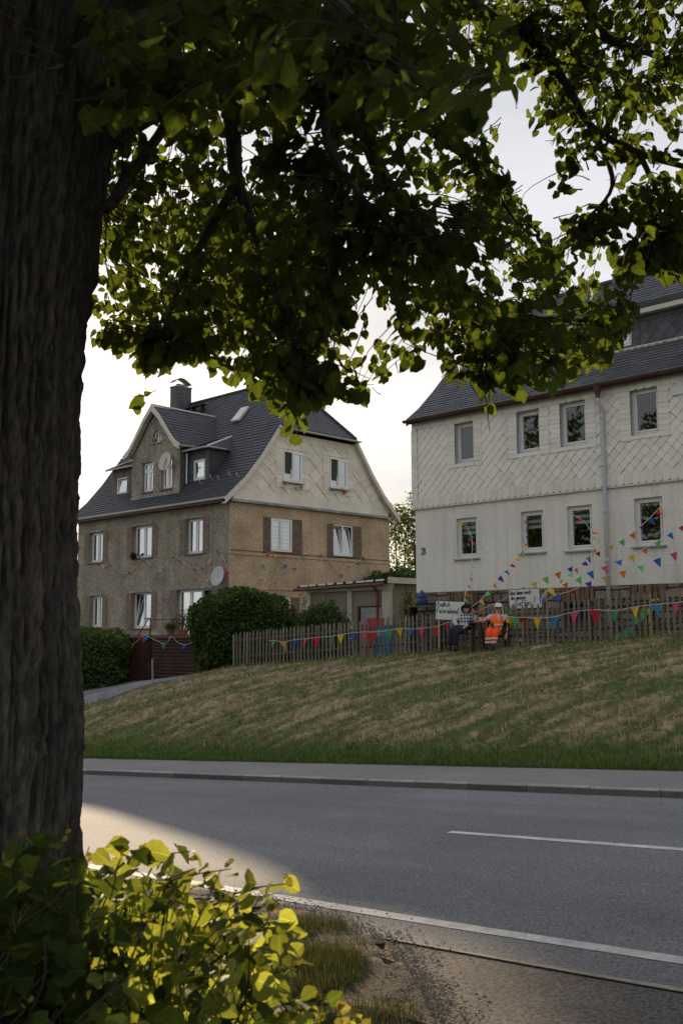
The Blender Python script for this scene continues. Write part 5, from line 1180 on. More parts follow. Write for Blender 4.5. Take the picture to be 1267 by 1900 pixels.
vest = skin('vest', [[(L(919.5, 1178, .02), .155), (L(921.5, 1171, .015), .172), (L(923.5, 1162, .05), .182), (L(924.5, 1156.5, .075), .16)], [(L(923.5, 1162, .05), .182), (L(914, 1156, .07), .085)], [(L(923.5, 1162, .05), .182), (L(935, 1156, .055), .085)]], pO, M['vest'])
m = MB(); p0 = V(L(924.5, 1151.5, -.105)); m.poly([p0 + V((-.05, .03, .0)), p0 + V((0, -.045, -.17)), p0 + V((.055, .03, 0))]); m.build('vest_neckline', M['tee'], pO)
def band(c0, r, z0, z1, n=16, tilt=(0, 0), ry=None):
    m = MB(); c0 = V(c0); ry = ry or r
    for k in range(n):
        a, b = 2 * math.pi * k / n, 2 * math.pi * (k + 1) / n; f = lambda t, z: c0 + V((r * math.cos(t), ry * math.sin(t), z + tilt[0] * r * math.cos(t) + tilt[1] * ry * math.sin(t)))
        m.poly([f(a, z0), f(b, z0), f(b, z1), f(a, z1)])
    return m
band(L(921, 1171, .015), .187, -.015, .035, ry=.185).build('reflective_band', M['reflect'], pO); band(L(919.5, 1178, .01), .176, -.015, .025, ry=.178).build('reflective_band', M['reflect'], pO)
skin('trousers', [[(L(919, 1177, .02), .135), (hip, .145), (L(910, 1181, -.12), .118), (kR, .105), (L(902.5, 1193, -.43), .085), (L(901.5, 1203, -.41), .075)], [(hip, .145), (L(921, 1182, -.12), .12), (kL, .108), (L(911.5, 1195, -.47), .088), (L(910, 1204, -.46), .076)]], pO, M['trouser_o'])
for (px, py, y, r) in ((902.6, 1195.3, -.43, .098), (901.6, 1201.5, -.415, .088), (911.6, 1194.8, -.475, .104), (910.2, 1201.2, -.468, .092)): band(L(px, py, y), r, -.022, .026).build('reflective_band', M['reflect'], pO)
for a_, dx in ((aR, -.02), (aL, -.03)):
    b = V(a_); skin('boot', [[(T_(b + V((0, 0, .05))), .062), (T_(b + V((0, 0, -.02))), .058), (T_(b + V((0, .0, -.045))), .052), (T_(b + V((dx, -.11, -.055))), .05), (T_(b + V((dx, -.19, -.062))), .036)]], pO, M['navy'])
# figure in the plaid shirt, leaning back
g, L = mk(858, 1216, 26.35)
pP = thing('person', 'seated figure in blue and white plaid shirt and dark jeans with dark curly hair', 'person', g)
neck, chest, belly, hip = L(867, 1151, .12), L(865, 1159, .09), L(863, 1168, .03), L(862, 1176, 0)
shR, shL = L(848, 1156, .05), L(877, 1157, .08)
elR, wrR = L(843, 1165, -.02), L(850, 1174, -.16)
elL, wrL = L(882, 1165, -.02), L(880.5, 1162, -.16)
kR, kL = L(836, 1178, -.34), L(843, 1181, -.40)
aR, aL = L(833, 1210, -.28), L(841, 1211, -.36)
hd = L(866, 1143, .02)
skin('body', [[(hip, .12), (belly, .13), (chest, .14), (neck, .055), (L(867, 1148, .07), .055), (hd, .092), (L(866, 1136, .03), .085)],
              [(chest, .14), (shR, .06), (elR, .046), (wrR, .032)], [(chest, .14), (shL, .06), (elL, .046), (wrL, .034)],
              [(hip, .12), (L(855, 1177, -.1), .09), (kR, .06), (aR, .045)], [(hip, .12), (L(862, 1178, -.1), .09), (kL, .06), (aL, .045)]]
     + hand(wrR, (.7, -.3, -.6), (-.2, -.9, .3)) + hand(wrL, (.05, -.15, .9), (0, -1, 0)), pP, M['skin'])
c = V(hd); m = MB(); m.lathe([(.018, 0), (.013, .02), (.004, .03)], 6, c + V((-.01, -.085, -.03)), Matrix.Rotation(rad(70), 4, 'X')); m.build('nose', M['skin'], pP)
m = MB()
for s_ in (-1, 1): m.lathe([(0, -.004), (.012, -.003), (.012, .003), (0, .004)], 8, c + V((-.008 + s_ * .036, -.09, .004)), Matrix.Rotation(rad(90), 4, 'X'))
m.box(c.x - .03, c.x + .02, c.y - .094, c.y - .086, c.z - .068, c.z - .06); m.build('face_marks', M['hair'], pP)
m = MB()
for k in range(210):
    d = V((R_.gauss(0, 1), R_.gauss(0, 1), R_.gauss(.5, .8))).normalized()
    if d.y < -.45 and d.z < .25: continue
    p = c + V((0, .02, .03)) + d * R_.uniform(.095, .125); r = R_.uniform(.018, .032); i0 = len(m.v)
    for q in ((1, 0, 0), (0, 1, 0), (-1, 0, 0), (0, -1, 0), (0, 0, 1), (0, 0, -1)): m.P(p + V(q) * r)
    for f in ((0, 1, 4), (1, 2, 4), (2, 3, 4), (3, 0, 4), (1, 0, 5), (2, 1, 5), (3, 2, 5), (0, 3, 5)): m.F(*[i0 + x for x in f])
m.build('curly_hair', M['hair'], pP)
skin('plaid_shirt', [[(L(862, 1173, .0), .15), (belly, .165), (L(864.5, 1160, .06), .178), (L(866.5, 1153, .1), .10)], [(L(864.5, 1160, .06), .178), (L(851, 1155.5, .06), .085)], [(L(864.5, 1160, .06), .178), (L(876, 1156.5, .08), .085), (L(880.5, 1162, .02), .066), (L(882, 1165.5, -.03), .056)]], pP, M['plaid'])
skin('pale_sleeve', [[(L(852, 1155.5, .055), .08), (L(846.5, 1158, .03), .076), (elR, .066), (L(848.5, 1172, -.13), .052)]], pP, M['tee'])
m = band(L(861.5, 1175, -.005), .155, -.03, .035); m.build('belt', M['ink'], pP)
skin('jeans', [[(L(862, 1174, .0), .13), (hip, .142), (L(852, 1176, -.12), .108), (kR, .095), (L(833.5, 1194, -.31), .08), (L(833, 1209, -.28), .07)], [(hip, .142), (L(859, 1179, -.13), .110), (kL, .098), (L(841.5, 1196, -.39), .082), (L(841, 1209, -.36), .072)]], pP, M['jeans'])
for a_ in (aR, aL):
    b = V(a_); skin('boot', [[(T_(b + V((0, 0, .04))), .06), (T_(b + V((0, 0, -.03))), .055), (T_(b + V((-.03, -.1, -.045))), .05), (T_(b + V((-.05, -.18, -.05))), .036)]], pP, M['boot'])
# chairs, table, drinks
def chair(px, py, dist, lab, rz):
    g = at(px, py, dist); g.z = gz(g) + .06; o = thing('garden_chair', lab, 'chair', g, rz, group='dark chairs under the seated figures'); w_ = .24
    m = MB()
    for k in range(5): m.box(-w_ + k * .098, -w_ + k * .098 + .085, -.22, .22, .40, .425)
    m.build('seat', M['wood_dark'], o)
    for x in (-w_, w_ - .04):
        for y in (-.22, .18): m = MB(); m.box(x, x + .04, y, y + .04, -.06, .40 if y < 0 else .86); m.build('leg', M['wood_dark'], o)
        m = MB(); m.box(x - .012, x + .052, -.24, .2, .60, .63); m.box(x, x + .04, -.22, -.18, .425, .60); m.build('armrest', M['wood_dark'], o)
    for z in (.52, .64, .76): m = MB(); m.box(-w_ + .04, w_ - .04, .185, .205, z, z + .08); m.build('back_slat', M['wood_dark'], o)
M['wood_dark'] = pm('dark_wood', (.03, .024, .02), .8, .25, 5, rnd=.2)
chair(862, 1214, 26.4, 'dark wooden chair under the figure in the plaid shirt', rad(-12)); chair(925, 1211, 26.3, 'dark wooden chair under the figure in the orange vest', rad(8))
g = at(887, 1213, 26.35); g.z = gz(g) + .06; tb = thing('garden_table', 'small dark wooden table between the two seated figures', 'table', g)
m = MB(); m.lathe([(.27, .665), (.28, .675), (.28, .695), (.265, .70)], 18); m.build('table_top', M['wood_rail'], tb)
for a in range(4): t = a * math.pi / 2 + .6; m = MB(); m.tube([(.12 * math.cos(t), .12 * math.sin(t), .665), (.24 * math.cos(t), .24 * math.sin(t), -.05)], .022, 6); m.build('leg', M['wood_dark'], tb)
def bottle(c, lab, mat, s=1.0, flip=False, group='bottles with the seated figures'):
    o = thing('bottle', lab, 'bottle', c, group=group); m = MB(); pr = [(.028, 0), (.032, .01), (.032, .13), (.024, .165), (.0135, .19), (.0125, .235)]; pr = [(r * s, z * s) for r, z in pr]
    m.lathe([(r, -z) for r, z in pr] if flip else pr, 12); m.build('glass_body', M[mat], o, smooth=True)
    m = MB(); m.lathe([(.0145 * s, (-1 if flip else 1) * .222 * s), (.0145 * s, (-1 if flip else 1) * .240 * s)], 10); m.build('cap', M['reflect'], o)
    m = MB(); 
    for k in range(10):
        a, b = 2 * math.pi * k / 10, 2 * math.pi * (k + 1) / 10; z0, z1 = (.04 * s, .10 * s) if not flip else (-.04 * s, -.1 * s); r = .0325 * s; m.poly([(r * math.cos(a), r * math.sin(a), z0), (r * math.cos(b), r * math.sin(b), z0), (r * math.cos(b), r * math.sin(b), z1), (r * math.cos(a), r * math.sin(a), z1)])
    m.build('paper_label', M['board'], o)
bottle(g + V((-.10, -.08, .70)), 'dark bottle with a pale label held by the figure in plaid at the table', 'bottle_brown', 1.15)
o = thing('drinking_glass', 'clear tumbler on the small table beside the reaching hand of the figure in orange', 'glass', g + V((.05, -.1, .70))); m = MB(); m.lathe([(.028, 0), (.034, .11), (.031, .11), (.026, .012)], 12); m.build('tumbler', M['wall_white'], o)
for px, py, lab in ((938.5, 1137.5, 'green bottle on the picket left of the other, behind the figure in orange'), (946.5, 1135.5, 'green bottle on the picket nearest the right hand placard, behind the figure in orange'), (877, 1141, 'green bottle on a picket just right of the curly hair')):
    pt = on_plane(px, py, P(14, fence_b(14)), DB); bottle(V((pt.x, pt.y, pt.z - .15)), lab, 'bottle', 1.25, group='green bottles along the fence')
def placard(c0, c1, c2, dist, lab, lines, posts, thick=.012):
    a, b, d = at(*c0, dist), at(*c1, dist), at(*c2, dist); U = (b - a); wd = U.length; U = V((U.x, U.y, 0)).normalized(); hgt = (a - d).length; rise = (b.z - a.z) / wd
    o = thing('placard', lab, 'sign', d, math.atan2(U.y, U.x)); m = MB(Matrix.Rotation(-math.atan(rise), 4, 'Y'))
    m.box(0, wd, -.004, thick, 0, hgt); bd = m.build('board', M['board'], o)
    m = MB(m.M); e = .014
    for x0, x1, z0, z1 in ((-e, wd + e, -e, .0), (-e, wd + e, hgt, hgt + e), (-e, 0, 0, hgt), (wd, wd + e, 0, hgt)): m.box(x0, x1, -.008, thick + .002, z0, z1)
    m.build('black_edge', M['ink'], o)
    m = MB(Matrix.Rotation(-math.atan(rise), 4, 'Y') @ Matrix.Diagonal((1, -1, 1, 1)))
    for t, x, z, h, sx in lines: write(m, t, x * wd, z * hgt, h * hgt, .017, .0075, sx, .02)
    m.build('lettering', M['ink'], o)
    for x, zl in posts: m = MB(); m.box(x * wd - .02, x * wd + .02, thick + .002, thick + .03, zl, hgt * .9); m.build('post', M['lath'], o)
placard((807, 1114.5), (860, 1117), (807.5, 1149), 26.7, "white placard with black edge reading 'Endlich Feierabend' behind the plaid figure", [('Endlich', .05, .70, .24, .86), ('Feierabend', .035, .34, .27, .86)], [(.12, -.75), (.55, -.75)])
placard((944.5, 1094.5), (1001.5, 1091.5), (945, 1130), 26.4, "white placard with black edge reading 'Und dann noch die ganzen Gaffer !'", [('Und dann noch', .03, .72, .22, .78), ('die ganzen', .06, .47, .19, .86), ('Gaffer', .17, .14, .28, 1.0), ('!', .78, .14, .46, 1.2)], [(.58, -.86), (.90, -.8)])

# ------------------------------------------------------------------ bunting
TRI = {}
def pennant_mesh(col, var):
    if (col, var) in TRI: return TRI[col, var]
    rr = random.Random(var * 7 + 1); m = MB(); n = 4; rows = []
    bend = (.10, .28, -.22)[var]; tw = (.05, .25, -.3)[var]
    for i in range(n + 1):
        t = i / n; row = []
        for j in range(n + 1 - i):
            k = n - i; x = (-.5 + j / k if k else 0) * (1 - t); z = -t
            y = bend * t * t + tw * x * t * 1.6 + .10 * math.sin(3.1 * t + 4 * x + var); row.append(m.P((x, y, z)))
        rows.append(row)
    for i in range(n):
        for j in range(n - i):
            m.F(rows[i][j], rows[i + 1][j], rows[i][j + 1])
            if j < n - i - 1: m.F(rows[i][j + 1], rows[i + 1][j], rows[i + 1][j + 1])
    TRI[col, var] = m.mesh('pennant', M['flag_' + col], smooth=True); return TRI[col, var]
def bunting(label, pts, flags, wd, ht, wind=(0, 0, 0), flutter=.25, seed=1):
    """pts: world points of the string; flags: (world point, colour)"""
    rr = random.Random(seed); o0 = V(pts[0]); o = thing('bunting', label, 'bunting', o0, group='strings of coloured pennants')
    m = MB(); m.tube([V(p) - o0 for p in pts], .007, 5); m.build('string', M['string'], o)
    for p, c in flags:
        p = V(p); k = min(range(len(pts) - 1), key=lambda i: ((V(pts[i]) + V(pts[i + 1])) / 2 - p).length); T = (V(pts[k + 1]) - V(pts[k])).normalized()
        if T.x < 0: T = -T
        D = (V((0, 0, -1)) + V(wind) * rr.uniform(.6, 1.4) + V((rr.gauss(0, flutter), rr.gauss(0, flutter * 1.6), rr.gauss(0, flutter * .4)))).normalized()
        D = (D - T * D.dot(T) * .75).normalized(); Nn = T.cross(D).normalized(); s = rr.uniform(.85, 1.12)
        X = T * wd * s; Z = -D * ht * s; Y = Nn * ht * .7
        M4 = Matrix(((X.x, Y.x, Z.x, p.x - o0.x), (X.y, Y.y, Z.y, p.y - o0.y), (X.z, Y.z, Z.z, p.z - o0.z), (0, 0, 0, 1)))
        f = inst(pennant_mesh(c, rr.randrange(3)), 'pennant', o, M4); f['label'] = FLAG[c][0] + ' pennant'
def smooth(pts, n=5):
    pts = [V(p) for p in pts]; out = []
    for i in range(len(pts) - 1):
        a, b, c, d = pts[max(i - 1, 0)], pts[i], pts[i + 1], pts[min(i + 2, len(pts) - 1)]
        for k in range(n): t = k / n; out.append(.5 * ((2 * b) + (c - a) * t + (2 * a - 5 * b + 4 * c - d) * t * t + (3 * b - a - 3 * c + d) * t ** 3))
    return out + [pts[-1]]
nrm_R = RH_M.to_3x3() @ V((0, -1, 0)); oR = RO + nrm_R * .12
nrm_fence = DB; oF = P(14, fence_b(14) - .1)
def conv(lst, ox, oy, sc_): return [(ox + x / sc_, oy + y / sc_, *c) for x, y, *c in lst]
def tie(lst, start='R', end='F', lead=1, lift=0):
    """string runs from the house wall to the fence: distance eases from one plane to the other"""
    n = len(lst); out = []
    for i, (px, py, *c) in enumerate(lst):
        a = on_plane(px, py, oR, nrm_R); b = on_plane(px, py, oF, nrm_fence); ya, yb = a.y, b.y
        t = 0 if i < lead else (i - lead + 1) / (n - lead); t0 = {'R': 0, 'F': 1}[start] if isinstance(start, str) else start; t1 = {'R': 0, 'F': 1}[end] if isinstance(end, str) else end
        f = t0 + (t1 - t0) * t; y = 1 / ((1 - f) / ya + f / yb); out.append((at(px, py, y), c[0] if c else None))
    return out
def hang(label, data, wd, ht, wind, flutter, seed, up=4.0):
    pts = [p for p, c in data]; bunting(label, smooth(pts), [(p, c) for p, c in data if c], wd, ht, wind, flutter, seed)
c6 = (740, 900, 2.404)
W1 = (.55, .1, .15)
hang('bunting hanging from the leftmost lower window of the white house to the fence', tie(conv([(272, 158), (280, 170, 'y'), (298, 186, 'r'), (313, 206, 'l'), (322, 226, 'b'), (326, 256, 'r'), (326, 284, 'v'), (325, 308, 'y'), (324, 338, 'o'), (322, 362, 'l'), (320, 386, 'b'), (316, 412, 'r'), (308, 446, 'v'), (300, 468, 'y'), (296, 486, 'o'), (292, 512, 'l'), (288, 545)], *c6), lead=4), .15, .18, W1, .5, 11)
hang('bunting from the second lower window of the white house swinging down to the plaid figure', tie(conv([(560, 140), (562, 165, 'r'), (566, 196, 'b'), (566, 230, 'v'), (560, 262, 'o'), (546, 296, 'l'), (522, 325, 'y'), (498, 355, 'r'), (474, 383, 'b'), (446, 410, 'v'), (422, 442, 'o'), (388, 484, 'l'), (362, 514, 'y'), (322, 545, 'r'), (306, 560)], *c6), lead=4), .15, .19, W1, .5, 12)
hang('bunting from the third lower window of the white house down behind the right placard', tie(conv([(766, 118), (775, 130, 'y'), (800, 146, 'r'), (828, 166, 'b'), (846, 190, 'v'), (858, 212, 'o'), (864, 236, 'l'), (866, 270, 'y'), (862, 300, 'r'), (846, 326, 'b'), (820, 346, 'v'), (786, 372, 'o'), (756, 397, 'l'), (722, 425, 'y'), (672, 462, 'o'), (642, 486, 'v'), (634, 515, 'b'), (630, 540)], *c6), lead=4), .15, .18, W1, .5, 13)
hang('bunting from the window right of the downpipe passing low across the wall to the table', tie(conv([(1172, 84), (1163, 96, 'y'), (1146, 114, 'r'), (1116, 148, 'b'), (1080, 180, 'v'), (1036, 216, 'o'), (990, 246, 'l'), (942, 270, 'y'), (884, 298, 'r'), (840, 322, 'b'), (760, 368, 'v'), (706, 390, 'o'), (650, 412, 'l'), (600, 436, 'y'), (546, 460, 'r'), (488, 497, 'b'), (428, 528, 'v'), (362, 556, 'o'), (330, 570)], *c6), lead=3), .17, .20, (.45, 0, .15), .45, 14)
hang('upper of the two long buntings running right across the white wall past the downpipe', tie(conv([(1330, 148), (1256, 184, 'r'), (1204, 216, 'b'), (1150, 250, 'l'), (1092, 284, 'o'), (1034, 314, 'y'), (976, 336, 'b'), (914, 362, 'p'), (850, 386, 'b'), (798, 414, 'l'), (740, 438, 'o'), (674, 464, 'y'), (640, 500)], *c6), start=.15, lead=1), .18, .22, (.35, 0, .1), .4, 15)
hang('lower of the two long buntings running right across the white wall past the downpipe', tie(conv([(1330, 262), (1222, 302, 'p'), (1148, 328, 'b'), (1074, 360, 'l'), (996, 384, 'o'), (912, 408, 'y'), (842, 434, 'v'), (772, 470, 'r'), (696, 492, 'b'), (640, 528, 'l'), (632, 545)], *c6), start=.15, lead=1), .19, .23, (.35, 0, .1), .4, 16)
fa = conv([(330, 897), (362, 893, 'g'), (418, 903, 'y'), (488, 890, 'b'), (553, 884, 'p'), (625, 876, 'r'), (710, 870, 'g'), (773, 858, 'y'), (848, 848, 'b'), (918, 842, 'p'), (987, 842, 'r'), (1070, 834, 'g'), (1136, 820, 'y')], 400, 920, 3.334) \
    + conv([(55, 642, 'b'), (100, 638, 'p'), (163, 632, 'r'), (214, 614, 'r'), (290, 596), (368, 592, 'o'), (430, 588), (494, 586, 'y'), (522, 592, 'g'), (548, 590, 'r'), (616, 592, 'y'), (690, 588, 'c'), (778, 566, 'p'), (870, 556, 'r'), (960, 560, 'g'), (1052, 543, 'y'), (1150, 532, 'c'), (1230, 524, 'p'), (1330, 512, 'y')], *c6)
oF2 = P(14, fence_b(14) - .10); nF = V((Fh.y, -Fh.x, 0))
fd = [(on_plane(px, py, oF2, nF), c[0] if c else None) for px, py, *c in fa]
hang('bunting strung along the whole picket fence behind the seated figures', fd, .235, .33, (.06, -.12, 0), .16, 17)
LH_M = Matrix.Translation(LO) @ Matrix.Rotation(AXR, 4, 'Z'); nLF = LH_M.to_3x3() @ V((0, -1, 0)); nLG = LH_M.to_3x3() @ V((1, 0, 0))
c3, c4, c2 = (130, 930, 3.96), (400, 920, 3.334), (400, 700, 3.726)
def flat(lst, o_, n_, off): return [(on_plane(px, py, o_ + n_ * off, n_), c[0] if c else None) for px, py, *c in lst]
fr = flat(conv([(60, 452), (113, 454, 'g'), (205, 450, 'b'), (253, 476, 'y'), (287, 452, 'r'), (335, 486, 'g'), (383, 530, 'p'), (430, 518, 'b'), (485, 476, 'y'), (533, 426, 'r'), (592, 463, 'g'), (635, 515, 'p'), (690, 492, 'b'), (745, 396, 'y'), (805, 427, 'r'), (850, 462), (900, 486, 'g'), (963, 484, 'r'), (1022, 436, 'y'), (1085, 358, 'b'), (1135, 436, 'p'), (1166, 520, 'r')], *c3), LO, nLF, .12)
gb = flat(conv([(86, 490, 'o'), (110, 578, 'y'), (193, 556, 'b'), (272, 520, 'p'), (288, 430, 'g'), (320, 354, 'r'), (372, 360, 'y'), (437, 426, 'b'), (495, 442, 'p'), (542, 364, 'g'), (600, 352), (653, 360, 'r'), (690, 390), (727, 414, 'y'), (778, 482, 'b'), (822, 432, 'p'), (885, 406, 'g'), (915, 376, 'r'), (957, 446, 'y'), (1010, 478, 'b')], *c4), LO, nLG, .12)
hang('bunting in shallow loops across the shaded front of the roughcast house', fr, .21, .22, (.0, 0, 0), .35, 18)
hang('bunting in loops across the tan gable wall of the roughcast house', gb, .21, .24, (.1, 0, 0), .35, 19)
hang('short bunting below the left attic window of the clad gable', flat(conv([(455, 728), (478, 726, 'r'), (520, 752), (555, 760, 'g'), (593, 752, 'p'), (600, 735)], *c2), LO, nLG, .25), .22, .25, (0, 0, 0), .3, 20)
hang('short bunting below the right attic window of the clad gable', flat(conv([(780, 768), (808, 768, 'b'), (875, 764, 'y'), (897, 790, 'r'), (920, 775)], *c2), LO, nLG, .25), .22, .22, (0, 0, 0), .3, 21)
go = g0 - V((gd.y, -gd.x, 0)) * 0; ng = V((gd.y, -gd.x, 0))
hang('bunting in low loops along the top of the red brown board gate', flat(conv([(380, 1010), (420, 1042), (458, 1050, 'y'), (500, 1024), (527, 993, 'r'), (565, 990, 'b'), (630, 1020), (688, 1044, 'g'), (720, 1030), (745, 992, 'p'), (790, 1034), (845, 1054, 'b'), (900, 1036), (940, 1030)], *c3), go, ng, .1), .26, .26, (.05, 0, 0), .25, 22)
hang('two pennants on a wire dangling low on the tan gable wall', flat(conv([(360, 520), (357, 538, 'o'), (348, 570, 'y'), (346, 590)], *c4), LO, nLG, .14), .2, .22, (0, 0, 0), .3, 23)

# ------------------------------------------------------------------ small things on and around the houses
def dish(px, py, o_, n_, off, r, lab, face, orange=False):
    c = on_plane(px, py, o_ + n_ * off, n_); f = V(face).normalized(); q = f.to_track_quat('Z', 'Y').to_matrix().to_4x4()
    o = thing('satellite_dish', lab, 'satellite dish', c, group='satellite dishes on the roughcast house'); m = MB(q @ Matrix.Diagonal((.9, 1.08, 1, 1)))
    pr = [(r * k / 6, .16 * r * ((k / 6) ** 2 - 1)) for k in range(7)]; m.lathe(pr + [(r * .985, -.012)] + [(r * k / 6, .16 * r * ((k / 6) ** 2 - 1) - .012) for k in range(6, -1, -1)], 24); m.build('reflector', M['dish'], o, smooth=True)
    if orange:
        m = MB(q @ Matrix.Diagonal((.9, 1.08, 1, 1))); R0 = lambda a, b: V((a, b, .16 * r * ((a * a + b * b) / r / r - 1) + .006))
        for a in range(-4, 5):
            for b in range(-7, 4):
                x, y = a * r * .085, b * r * .1
                if abs(x) < r * (.34 - .03 * abs(b + 2)) : m.poly([R0(x, y), R0(x + r * .085, y), R0(x + r * .085, y + r * .1), R0(x, y + r * .1)])
        m.build('orange_patch', M['dish_orange'], o)
    m = MB(); dn_ = V((0, 0, -1)); m.tube([f * -.05, f * -.05 - n_ * off * .6 + dn_ * r * .5, -n_ * off * .95 + dn_ * r * .55], .02, 6); m.build('wall_arm', M['post_metal'], o)
    m = MB(); e = f * r * .8 + dn_ * r * .35; m.tube([dn_ * r * .95 - f * .02, e], .013, 5); m.lathe([(.035, -.04), (.045, .03), (.02, .05)], 8, e, (-f).to_track_quat('Z', 'Y').to_matrix().to_4x4()); m.build('receiver', M['dish'], o)
fc = V((-.25, -.95, .3)).cross(V((0, 0, 1)))
dish(403, 1069, LO, nLF, .4, .46, 'grey satellite dish at the house corner above the rounded hedge', (-.62, -.85, .28))
dish(305.5, 856, LO + LH_M.to_3x3() @ V((0, .35 * KL, 0)), nLF, .4, .48, 'rust stained satellite dish in front of the right dormer window', (-.62, -.85, .28), True)
def wall_lamp(px, py, o_, n_, lab):
    c = on_plane(px, py, o_ + n_ * .08, n_); o = thing('wall_lamp', lab, 'lamp', c, group='small lamps on the roughcast house'); m = MB(); m.box(-.05, .05, -.05, .05, -.06, .0); m.build('mount', M['wall_white'], o)
    m = MB(); m.lathe([(.03, -.02), (.075, .05), (.08, .07), (.0, .075)], 10, (0, 0, .02), (n_ * .8 + V((-.5, 0, -.3))).to_track_quat('Z', 'Y').to_matrix().to_4x4()); m.build('head', M['wall_white'], o)
wall_lamp(386, 1078, LO, nLF, 'small white wall lamp left of the lower satellite dish'); wall_lamp(287, 860, LO + LH_M.to_3x3() @ V((0, .35 * KL, 0)), nLF, 'small white wall lamp between the two dormer windows')
c = on_plane(247.5, 1031, LO + nLF * .1, nLF); o = thing('black_bundle', 'rounded black bundle with a stubby end on the sill of the middle upper window', 'bundle', c); m = MB()
nt_, np_ = 16, 10
for i in range(np_ + 1):
    for j in range(nt_): d = V((math.cos(2 * math.pi * j / nt_) * math.cos(-1.57 + 3.14 * i / np_), math.sin(2 * math.pi * j / nt_) * math.cos(-1.57 + 3.14 * i / np_), math.sin(-1.57 + 3.14 * i / np_))); m.P(d * (.19 + .03 * noise.noise(d * 3)) * (1 if d.z < 0 else .85))
for i in range(np_):
    for j in range(nt_): m.F(i * nt_ + j, i * nt_ + (j + 1) % nt_, (i + 1) * nt_ + (j + 1) % nt_, (i + 1) * nt_ + j)
m.build('bundle_body', M['hair'], o, smooth=True); m = MB(); u_ = LH_M.to_3x3() @ V((1, 0, 0)); m.tube([u_ * .1 + V((0, 0, .0)), u_ * .3 + V((0, 0, .06)), u_ * .38 + V((0, 0, .065))], [.05, .045, .03], 8); m.build('stub', M['hair'], o)
# things seen through the pickets
q = at(690, 1195, 31.2); q.z = gz(q); o = thing('red_chair', 'red slatted garden chair seen through the picket fence near the garage', 'chair', q, rad(-30))
m = MB()
for k in range(6): m.box(-.3 + k * .105, -.3 + k * .105 + .09, .2, .225, .35, 1.28)
m.build('backrest', M['plastic_r'], o); m = MB(); m.box(-.3, .32, -.3, .22, .38, .42); m.build('seat', M['plastic_r'], o)
for x in (-.3, .28):
    for y in (-.28, .18): m = MB(); m.box(x, x + .04, y, y + .04, -.1, .38); m.build('leg', M['plastic_r'], o)
q = at(713, 1200, 31); q.z = gz(q); o = thing('blue_barrel', 'blue plastic barrel behind the picket fence beside the red chair', 'barrel', q); m = MB(); m.lathe([(.24, -.1), (.29, .02), (.30, .3), (.315, .33), (.30, .36), (.30, .66), (.315, .69), (.30, .72), (.29, .95), (.24, 1.0), (.1, 1.01)], 20); m.build('drum', M['plastic_b'], o, smooth=True); m = MB(); m.lathe([(.06, 1.0), (.06, 1.05)], 10, (.1, 0, 0)); m.build('bung', M['plastic_b'], o)
q = at(1216, 1172, 26.4); q.z = gz(q) - .02; o = thing('toy_slide', 'small yellow and green plastic toy slide between the fence and the stone plinth', 'toy slide', q, rad(5))
for y in (-.2, .2): m = MB(); m.tube([(-.25 - .0, y, 0), (-.22, y, .85), (-.14, y, 1.06), (-.02, y, 1.1), (.08, y, 1.02), (.12, y, .8), (.28, y, 0)], .04, 8); m.build('side_loop', M['plastic_y'], o, smooth=True)
for k in range(4): m = MB(); m.box(.1 + .05 * k, .2 + .05 * k, -.2, .2, .66 - .17 * k, .70 - .17 * k); m.build('step', M['plastic_g'], o)
m = MB()
pr = [(-.12, .84), (-.3, .74), (-.6, .42), (-.85, .16), (-1.05, .08)]
for (a, z0), (b, z1) in zip(pr, pr[1:]): m.prism([(a, -.18, z0), (b, -.18, z1), (b, -.18, z1 - .03), (a, -.18, z0 - .03)], (0, .36, 0)); m.prism([(a, -.2, z0 + .09), (b, -.2, z1 + .09), (b, -.2, z1 - .04), (a, -.2, z0 - .04)], (0, .03, 0)); m.prism([(a, .17, z0 + .09), (b, .17, z1 + .09), (b, .17, z1 - .04), (a, .17, z0 - .04)], (0, .03, 0))
m.build('chute', M['plastic_g'], o)
q = on_plane(783, 1140, RO + nrm_R * .45, nrm_R); o = thing('bench_shelf', 'dark wooden bench against the stone plinth at the corner of the white house', 'bench', (q.x, q.y, 1.3), AXR)
m = MB(); m.box(-.45, .9, -.2, .2, 1.15 - .02, 1.19); m.build('top_plank', M['wood_rail'], o)
for x in (-.4, .82): m = MB(); m.box(x, x + .06, -.18, .18, -.3, 1.13); m.build('leg', M['wood_dark'], o)
o = thing('blue_lantern', 'navy blue pointed lantern standing on the bench by the stone plinth', 'lantern', (q.x, q.y, 2.49), AXR); m = MB(); m.lathe([(.12, 0), (.17, .03), (.185, .12), (.16, .26)], 12); m.build('body', M['lantern'], o, smooth=True); m = MB(); m.lathe([(.18, .26), (.12, .36), (.03, .46), (.0, .5)], 12); m.build('pointed_lid', M['lantern'], o)
